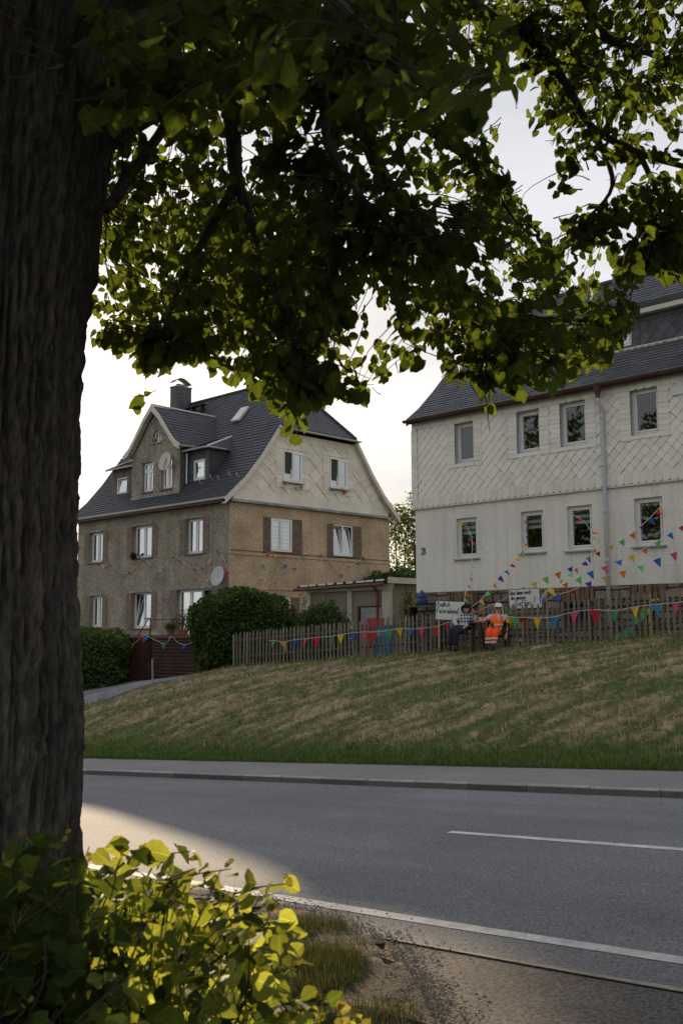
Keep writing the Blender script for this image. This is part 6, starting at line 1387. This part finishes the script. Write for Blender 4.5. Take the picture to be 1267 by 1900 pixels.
# ------------------------------------------------------------------ linden: trunk, limbs, twigs and leaves of its own size and place
TB = V((-1.62, 4.35, 0)); TB.z = gz(TB) - .1
tree = thing('linden_tree', 'large old linden with furrowed bark and a dark leafy crown over the street', 'tree', TB)
def tr_r(z): return float(np.interp(z - .39, [-.5, .2, .9, 1.37, 2.15, 2.76, 3.09, 3.44, 4.03, 4.6, 5.6], [.66, .56, .472, .476, .436, .402, .424, .466, .518, .56, .60]))
nz, nth = 230, 250; vs = np.zeros((nz, nth, 3)); z0, z1 = -.2, 5.6
for i in range(nz):
    z = z0 + (z1 - z0) * i / (nz - 1); R0 = tr_r(z)
    for j in range(nth):
        t = 2 * math.pi * j / nth; x, y = math.cos(t), math.sin(t)
        wob = .025 * noise.noise(V((x * 1.5, y * 1.5, z * .5))) + .02 * noise.noise(V((x * 3, y * 3, z * 1.4)))
        wx = .22 * noise.noise(V((x * 2.4, y * 2.4, z * 1.2))) + .10 * noise.noise(V((x * 6, y * 6, z * 4)))
        f = abs(noise.noise(V((x * 11 + wx * 1.3, y * 11 + wx, z * 1.15)))); g_ = abs(noise.noise(V((x * 17 + wx * 3, y * 17, z * 6.5 + 4))))
        bark = .036 * min(1, f * 4.2) ** .7 + .018 * min(1, g_ * 3.2) + .012 + .012 * noise.noise(V((x * 28, y * 28, z * 13))) + .008 * noise.noise(V((x * 60, y * 60, z * 30)))
        r = R0 + wob + bark - .04
        vs[i, j] = (x * r, y * r, z)
fs = [(i * nth + j, i * nth + (j + 1) % nth, (i + 1) * nth + (j + 1) % nth, (i + 1) * nth + j) for i in range(nz - 1) for j in range(nth)]
me = bpy.data.meshes.new('trunk'); me.from_pydata(vs.reshape(-1, 3).tolist(), [], fs); me.materials.append(M['bark']); me.polygons.foreach_set('use_smooth', [True] * len(fs)); me.update()
obj('trunk', me, tree)
def L3(*p): return [at(*q) for q in p]
crownbase = TB + V((0, 0, 5.1))
limbs = [
    ([crownbase + V((.1, .1, -.6))] + L3((330, 40, 4.0), (560, 90, 4.1), (600, 190, 4.15), (628, 300, 4.2), (690, 420, 4.3)), [.17, .09, .045, .03, .02, .008]),
    ([crownbase + V((.15, .15, -.9))] + L3((195, 388, 4.5), (240, 330, 4.7), (290, 245, 4.9), (350, 120, 5.2), (430, -40, 5.8)), [.14, .03, .028, .026, .026, .02]),
    ([crownbase + V((.2, .0, -.2))] + L3((560, -180, 4.6), (720, -70, 4.9), (868, 10, 5.1), (914, 42, 5.2), (994, 64, 5.4), (1070, 100, 5.6), (1190, 160, 5.9)), [.2, .13, .09, .05, .042, .034, .025, .012]),
    (L3((994, 64, 5.4), (1030, 135, 5.35), (1064, 195, 5.3), (1110, 245, 5.25), (1184, 285, 5.2), (1267, 307, 5.15), (1340, 320, 5.1)), [.034, .028, .024, .021, .018, .015, .01]),
    (L3((720, -70, 4.9), (1040, -60, 5.6), (1100, 45, 5.9), (1160, 85, 6.1), (1290, 130, 6.5)), [.09, .05, .035, .028, .015]),
    ([crownbase + V((.1, .3, -.4))] + L3((420, -60, 5.2), (640, 180, 5.6), (720, 330, 5.7), (790, 460, 5.75), (900, 560, 5.8), (1030, 600, 5.9), (1120, 590, 6.0)), [.18, .10, .055, .045, .035, .025, .015, .008]),
    ([crownbase + V((.2, .3, -.7))] + L3((380, 150, 4.9), (440, 330, 5.0), (500, 480, 5.1), (540, 620, 5.15), (548, 720, 5.2)), [.15, .06, .035, .026, .017, .007]),
    (L3((440, 330, 5.0), (380, 440, 5.0), (330, 540, 5.05), (290, 630, 5.1)), [.03, .02, .014, .006]),
    (L3((640, 180, 5.6), (800, 250, 5.4), (900, 330, 5.4), (970, 420, 5.5)), [.04, .025, .016, .006]),
    (L3((1110, 245, 5.25), (1130, 340, 5.15), (1080, 420, 5.1)), [.02, .012, .005]), (L3((1184, 285, 5.2), (1220, 380, 5.1), (1180, 470, 5.05)), [.018, .012, .005]),
    (L3((790, 460, 5.75), (850, 580, 5.4), (880, 690, 5.2)), [.03, .015, .006]), (L3((560, 90, 4.1), (420, 150, 3.4), (300, 200, 3.0)), [.045, .025, .012]), (L3((560, -180, 4.6), (600, -20, 3.0), (760, 120, 2.6), (880, 200, 2.5)), [.1, .04, .02, .01]),
    ([crownbase + V((-.2, -.1, -.3)), TB + V((-1.5, -1.2, 6.6)), TB + V((-3, -2.4, 7.6))], [.2, .12, .05]), ([crownbase + V((0, -.2, -.2)), TB + V((.6, -2.2, 6.2)), TB + V((1.6, -4.6, 6.6))], [.2, .12, .05]),
    ([crownbase, TB + V((.4, .6, 7.5)), TB + V((1.0, 1.6, 10))], [.25, .17, .1])]
anchor = []
for pts, rs in limbs:
    sp_ = smooth(pts, 6); rr = np.interp(np.linspace(0, 1, len(sp_)), np.linspace(0, 1, len(rs)), rs)
    for k in range(1, len(sp_) - 1):                       # slight crookedness
        sp_[k] = sp_[k] + V((noise.noise(sp_[k] * 2.1), noise.noise(sp_[k] * 2.3 + V((7, 0, 0))), noise.noise(sp_[k] * 1.9 + V((0, 9, 0))))) * .05
    m = MB(); m.tube([p - TB for p in sp_], list(rr), 8); m.build('branch', M['bark'] if rs[0] > .09 else M['twig'], tree, smooth=True)
    anchor += [(p, r) for p, r in zip(sp_, rr)][2:]
POLY = [[(150, -80), (150, 560), (166, 632), (200, 660), (250, 690), (292, 700), (330, 668), (380, 690), (440, 735), (500, 745), (520, 790), (545, 828), (575, 795), (620, 738), (690, 745), (728, 708), (770, 680), (800, 650), (820, 700), (850, 712), (880, 700), (905, 815), (930, 742), (1000, 738), (1060, 718), (1100, 690), (1140, 676), (1165, 620), (1185, 580), (1120, 515), (1060, 485), (1000, 400), (962, 338), (905, 282), (928, 240), (888, 208), (935, 150), (960, 60), (960, -80)],
        [(935, 150), (945, 40), (945, -80), (1340, -80), (1340, 262), (1240, 258), (1170, 282), (1105, 268), (1082, 292), (1050, 372), (1018, 366), (1012, 330), (1022, 292), (996, 262), (962, 205)],
        [(1120, 250), (1340, 300), (1340, 320), (1190, 296), (1150, 350), (1090, 290)], [(1190, 330), (1340, 330), (1340, 520), (1235, 540), (1215, 500), (1165, 540), (1130, 500), (1070, 490), (1040, 440), (1036, 410), (1075, 385), (1150, 372)]]
def inside(x, y, poly):
    r = False; j = len(poly) - 1
    for i in range(len(poly)):
        (a, b), (c, d) = poly[i], poly[j]
        if (b > y) != (d > y) and x < (c - a) * (y - b) / (d - b) + a: r = not r
        j = i
    return r
def in_crown(x, y): return any(inside(x, y, p) for p in POLY)
def bbox(p): xs, ys = [a for a, b in p], [b for a, b in p]; return min(xs), max(xs), min(ys), max(ys)
LEAFV = [(0, 0, 0), (0, .5, .035), (0, 1.06, -.06), (.25, -.07, .05), (.47, .16, .09), (.48, .45, .07), (.27, .80, .03), (-.25, -.07, .05), (-.47, .16, .09), (-.48, .45, .07), (-.27, .80, .03), (.08, .98, -.03), (-.08, .98, -.03)]
LEAFF = [(0, 3, 4, 1), (1, 4, 5), (1, 5, 6), (1, 6, 11, 2), (0, 1, 8, 7), (1, 9, 8), (1, 10, 9), (1, 2, 12, 10)]
LV = np.array(LEAFV)
UVL = np.array([(a, b, 1.0) for a, b, c in LEAFV], np.float32)
def leaf_frame(p, d, n, s, cup=1.0):
    d = V(d).normalized(); n = V(n); n = (n - d * n.dot(d)).normalized(); x = d.cross(n)
    return Matrix(((x.x * s, d.x * s, n.x * s * cup, p.x), (x.y * s, d.y * s, n.y * s * cup, p.y), (x.z * s, d.z * s, n.z * s * cup, p.z), (0, 0, 0, 1)))
def make_leaves(frames, parent, mat, root, ind_n, name_stuff='foliage', vis=None, bud=None):
    """frames: local matrices; the ind_n that show largest become parts, the rest one stuff mesh"""
    score = [(vis(f) if vis else 0) for f in frames]; order = sorted(range(len(frames)), key=lambda i: -score[i])
    lm = []
    for v in range(3):
        m = MB(); rr = random.Random(v)
        for a, b, c in LEAFV: m.P((a * (1 + .08 * rr.uniform(-1, 1)), b * (1 + .05 * rr.uniform(-1, 1)), c * (1.6, .5, -1.2)[v] + .05 * rr.uniform(-1, 1)))
        for f in LEAFF: m.F(*f)
        me_ = m.mesh('leaf', mat, smooth=True); ua = me_.attributes.new('leaf_uv', 'FLOAT_VECTOR', 'POINT'); ua.data.foreach_set('vector', UVL.ravel()); lm.append(me_)
    for i in order[:ind_n]: inst(lm[i % 3], 'leaf', parent, frames[i])
    rest = [frames[i] for i in order[ind_n:]]
    if rest:
        A = np.array([[list(r) for r in f] for f in rest]); n = len(rest); k = len(LV)
        H = np.concatenate([LV, np.ones((k, 1))], 1); cupv = np.array([1.6, .6, -1.1])[np.arange(n) % 3]
        Hn = np.repeat(H[None], n, 0); Hn[:, :, 2] *= cupv[:, None]; Hn[:, :, :3] += rng.normal(0, .03, (n, k, 3))
        vv = np.einsum('nij,nkj->nki', A, Hn)[:, :, :3].reshape(-1, 3)
        fcs = [tuple(q + i * k for q in f) for i in range(n) for f in LEAFF]
        me = bpy.data.meshes.new(name_stuff); me.from_pydata(vv.tolist(), [], fcs); me.materials.append(mat); me.polygons.foreach_set('use_smooth', [True] * len(fcs)); me.update()
        ua = me.attributes.new('leaf_uv', 'FLOAT_VECTOR', 'POINT'); ua.data.foreach_set('vector', np.tile(UVL, (n, 1)).ravel())
        obj(name_stuff, me, parent, kind='stuff')
frames = []; twigs = MB(); rt = random.Random(21)
an = np.array([list(p) for p, r in anchor])
def spray(T, n, size, reach=None):
    """a leafy side shoot that ends at T, springing from the nearest limb"""
    d = np.linalg.norm(an - np.array(T), axis=1); S = V(an[int(np.argmin(d + np.abs(rng.normal(0, .15, len(d)))))]); L_ = (T - S).length
    if L_ > .75: S = T + (S - T).normalized() * rt.uniform(.45, .75) + V((0, 0, .12))
    for _ in range(3):
        w0 = proj(S.lerp(T, (.1, .4, .7)[_]))
        if w0 and -40 < w0[0] < 1310 and w0[1] > -20 and not in_crown(w0[0], w0[1]): S = T + (S - T).normalized() * .12
    L_ = (T - S).length
    mid = S.lerp(T, .55) + V((rt.gauss(0, .05), rt.gauss(0, .05), .10 * min(1, L_) + rt.gauss(0, .03))) * min(1, L_ * 1.6); pts = smooth([S, mid, T], 4)
    twigs.tube([p - TB for p in pts], list(np.linspace(.0045, .0016, len(pts))), 4, cap=False)
    ax = (T - mid).normalized(); sdv = ax.cross(V((0, 0, 1))); sdv = sdv.normalized() if sdv.length > .01 else V((1, 0, 0))
    for k in range(n):
        t = .18 + .82 * (k + rt.random() * .6) / n; q = pts[min(int(t * (len(pts) - 1)), len(pts) - 1)]; sg = 1 if k % 2 else -1
        o = q + sdv * sg * rt.uniform(.015, .05) + V((0, 0, -rt.uniform(.01, .05))) + V((rt.gauss(0, .018), rt.gauss(0, .018), rt.gauss(0, .018)))
        dd = V((0, 0, -1)) * rt.uniform(.3, 1.1) + sdv * sg * rt.uniform(.2, .8) + ax * rt.uniform(0, .6) + V((rt.gauss(0, .22), rt.gauss(0, .22), rt.gauss(0, .15)))
        nn = V((rt.gauss(0, .6), rt.gauss(-.35, .6), rt.uniform(.25, 1.0)))
        s = size * rt.uniform(.6, 1.2); c = o + dd.normalized() * s * .5
        w_ = proj(c)
        if w_ and -40 < w_[0] < 1310 and -20 < w_[1] < 1920 and not in_crown(w_[0], w_[1]): continue
        if (V((o.x, o.y, 0)) - V((TB.x, TB.y, 0))).length < .62 and o.z < 5: continue
        frames.append(leaf_frame(o - TB, dd, nn, s))
def dens(x, y):
    d = 1.0
    for cx, cy, rx, ry, f in ((262, 330, 80, 130, .22), (480, 380, 60, 60, .4), (420, 300, 45, 50, .45), (350, 470, 50, 60, .6), (660, 480, 50, 40, .5), (240, 520, 70, 110, .45), (600, 225, 60, 60, .45), (560, 250, 50, 50, .4), (760, 300, 90, 90, .45), (700, 660, 60, 60, .75), (800, 190, 90, 70, .8), (1000, 330, 60, 60, .6), (480, 260, 70, 60, .8), (680, 350, 60, 60, .5), (930, 480, 60, 60, .8), (1110, 130, 160, 90, .75), (560, 560, 60, 40, .7), (300, 600, 90, 80, .6), (850, 690, 60, 70, .55), (905, 770, 30, 50, .35), (548, 790, 40, 40, .6)):
        if ((x - cx) / rx) ** 2 + ((y - cy) / ry) ** 2 < 1: d = min(d, f)
    return d
want = {0: 1050, 1: 190, 2: 12, 3: 78}
for i, n in want.items():
    x0, x1, y0, y1 = bbox(POLY[i]); c = 0; tries = 0
    while c < n and tries < 60000:
        tries += 1; x, y = rt.uniform(x0, x1), rt.uniform(y0, y1)
        if not inside(x, y, POLY[i]) or rt.random() > dens(x, y): continue
        if noise.noise(V((x * .011, y * .011, 3.3 + i))) < rt.uniform(-.75, .12): continue
        dd = 4.0 + 5.2 * rt.random() ** 1.35 if i == 0 else rt.uniform(4.8, 7.6) if i == 1 else rt.uniform(4.6, 5.4)
        if i == 0 and y > 560: dd = rt.uniform(4.2, 6.8)
        spray(at(x, y, dd), rt.randint(8, 11), .070); c += 1
for k in range(420):                                       # the far side of the crown, low towards the sun
    x, y = rt.uniform(190, 600), rt.uniform(420, 660)
    if inside(x, y + 30, POLY[0]) and rt.random() < dens(x, y): spray(at(x, y, rt.uniform(6.6, 9.6)), rt.randint(7, 11), .076)
for k in range(95):                                        # nearest shoots, overhead and in front
    x, y = rt.uniform(-40, 900), rt.uniform(-120, 205) if k % 3 else rt.uniform(-100, 90)
    if x > 560 and y > 150 + (900 - x) * .3: continue
    spray(at(x, y, rt.uniform(2.0, 3.4)), rt.randint(7, 10), .068)
for (x, y, d, n) in ((878, 690, 5.0, 9), (905, 770, 4.9, 6), (908, 800, 4.9, 4), (895, 745, 4.95, 5), (545, 800, 5.0, 6), (530, 770, 5.0, 7), (552, 812, 5.0, 4), (292, 690, 4.9, 4), (262, 655, 4.9, 5), (180, 630, 4.6, 5), (1040, 345, 5.1, 6), (1032, 310, 5.1, 5), (1070, 455, 5.0, 6), (330, 680, 5, 5), (850, 705, 5.0, 6), (640, 735, 5.0, 6)):
    spray(at(x, y, d), n, .068)
# the lone sprig hanging in the gap above the dormer
tp = at(268, 735, 4.7)
for dx, dy, dz, s, dd in ((0, 0, -.02, .085, (-.75, .1, -.35)), (-.035, 0, -.05, .045, (.15, 0, -1)), (.0, 0, .01, .035, (.9, .1, .25))): frames.append(leaf_frame(tp + V((dx, dy, dz)) - TB, dd, (.1, -.9, .4), s))
for dx, dz in ((.06, .03), (-.06, .0)): twigs.tube([tp - TB, tp + V((dx, 0, dz)) - TB], .0022, 4)
twigs.tube([tp - TB, tp + V((.01, 0, .05)) - TB, at(262, 640, 4.75) - TB], .0016, 4)
# crown outside the picture: overhead, behind the trunk, behind the camera
for k in range(2400):
    th = rt.uniform(0, 2 * math.pi); r = 6.2 * math.sqrt(rt.random()); z = rt.uniform(4.4, 9.5); q = V((TB.x + r * math.cos(th), TB.y + r * math.sin(th), z - .18 * max(0, r - 3)))
    if q.z < 3.6: continue
    w_ = proj(q)
    if w_ and -80 < w_[0] < 1350 and -60 < w_[1] < 1960: continue
    n0 = len(frames); spray(q, 8, .20)
def vis_tree(f):
    p = f.to_translation() + TB; w_ = proj(p)
    if not w_ or not (5 < w_[0] < 1262 and 5 < w_[1] < 1895): return 0
    # edge leaves stand free against the sky; prefer those nearest the lower rim and the camera
    free = 1.5 if not in_crown(w_[0], w_[1] + 45) or w_[1] > 600 else 1
    if w_[0] < 210 and w_[1] < 500: free = .6
    return free / w_[2]
make_leaves(frames, tree, M['leaf'], TB, 300, vis=vis_tree)
twigs.build('twigs', M['twig'], tree, kind='stuff')

# ------------------------------------------------------------------ leafy shoots round the foot of the trunk
SB = V((-.75, 3.0, 0)); SB.z = gz(SB)
sh_ = thing('linden_shoots', 'bushy young linden shoots with sunlit yellow green leaves below the trunk', 'shrub', SB)
BP = [(-120, 1600), (0, 1575), (70, 1545), (130, 1548), (200, 1585), (250, 1585), (330, 1580), (400, 1600), (440, 1640), (500, 1625), (520, 1650), (500, 1700), (530, 1735), (565, 1775), (555, 1830), (600, 1835), (650, 1862), (690, 1905), (700, 2000), (-120, 2000)]
fr_, buds, st = [], [], MB(); rs_ = random.Random(4)
def shoot(T, base, n, size, up=.0, bud=True, free=False):
    mid = base.lerp(T, .5) + V((rs_.gauss(0, .04), rs_.gauss(0, .04), .03 + up)); pts = smooth([base, mid, T], 5); st.tube([p - SB for p in pts], list(np.linspace(.0038, .0014, len(pts))), 5)
    ax = (T - mid).normalized(); sd = ax.cross(V((0, 0, 1))); sd = sd.normalized() if sd.length > .05 else V((1, 0, 0))
    for k in range(n):
        t = .25 + .75 * (k + .5) / n; q = pts[min(int(t * (len(pts) - 1)), len(pts) - 1)]; sg = 1 if k % 2 else -1; s = size * rs_.uniform(.7, 1.2) * (1.1 - .45 * t)
        o = q + sd * sg * rs_.uniform(.01, .035) + V((0, 0, rs_.uniform(-.02, .02))); dd = sd * sg * rs_.uniform(.4, 1) + ax * rs_.uniform(.1, .7) + V((rs_.gauss(0, .2), rs_.gauss(0, .2), rs_.uniform(-.9, .15))); nn = V((rs_.gauss(0, .5), rs_.gauss(-.35, .5), rs_.uniform(.3, 1.1)))
        c = o + dd.normalized() * s * .5; w_ = proj(c)
        if w_ and not free and not inside(w_[0], w_[1], BP) and w_[1] < 1900: continue
        fr_.append((leaf_frame(o - SB, dd, nn, s), w_))
    if bud:
        for k in range(2 if rs_.random() < .13 or free else 0): buds.append(leaf_frame(T - SB + V((rs_.gauss(0, .012), 0, rs_.gauss(0, .01))), ax + V((rs_.gauss(0, .4), rs_.gauss(0, .4), rs_.gauss(0, .4))), (rs_.gauss(0, .5), -.6, .6), size * rs_.uniform(.2, .36)))
c = 0
while c < 370:
    x, y = rs_.uniform(-110, 690), rs_.uniform(1545, 1990)
    if not inside(x, y, BP): continue
    if x > 350 and rs_.random() > .62: continue
    d = rs_.uniform(2.35, 3.5) - .5 * max(0, (y - 1750) / 250) * rs_.random(); T = at(x, y, d)
    base = V((T.x - rs_.uniform(.0, .35), T.y + rs_.uniform(-.1, .5), max(gz(T), T.z - rs_.uniform(.25, .5)))); shoot(T, base, rs_.randint(6, 9), .072); c += 1
for (x, y, d, bx, by) in ((355, 1580, 2.75, 260, 1660), (530, 1640, 2.8, 330, 1720), (430, 1612, 2.8, 300, 1680), (240, 1580, 2.7, 170, 1640), (545, 1735, 2.8, 420, 1830), (500, 1690, 2.8, 390, 1790), (660, 1880, 2.6, 520, 1960), (640, 1890, 2.5, 540, 1990), (590, 1850, 2.6, 480, 1940), (120, 1548, 2.9, 40, 1650), (560, 1790, 2.7, 430, 1890), (380, 1640, 2.8, 300, 1730)):
    shoot(at(x, y, d), at(bx, by, d + .1), 7, .076, free=True)
young = []; old = []
for f, w_ in fr_: (young if w_ and rs_.random() < (.12 if w_[0] < 170 else .76 if w_[0] > 240 else .4) else old).append(f)  # share of bright leaves falls to the left, standing in for the trunk's shade
def vis_s(f):
    w_ = proj(f.to_translation() + SB)
    return 0 if not w_ or not (0 < w_[0] < 700 and w_[1] < 1895) else (1.6 if w_[1] < 1700 or w_[0] > 330 else 1) / w_[2]
make_leaves(young, sh_, M['leaf_young_lit'], SB, 280, vis=vis_s)
make_leaves(old, sh_, M['leaf'], SB, 0, 'shaded_foliage'); make_leaves(buds, sh_, M['leaf_bud'], SB, 0, 'buds')
st.build('stems', M['twig'], sh_, kind='stuff')
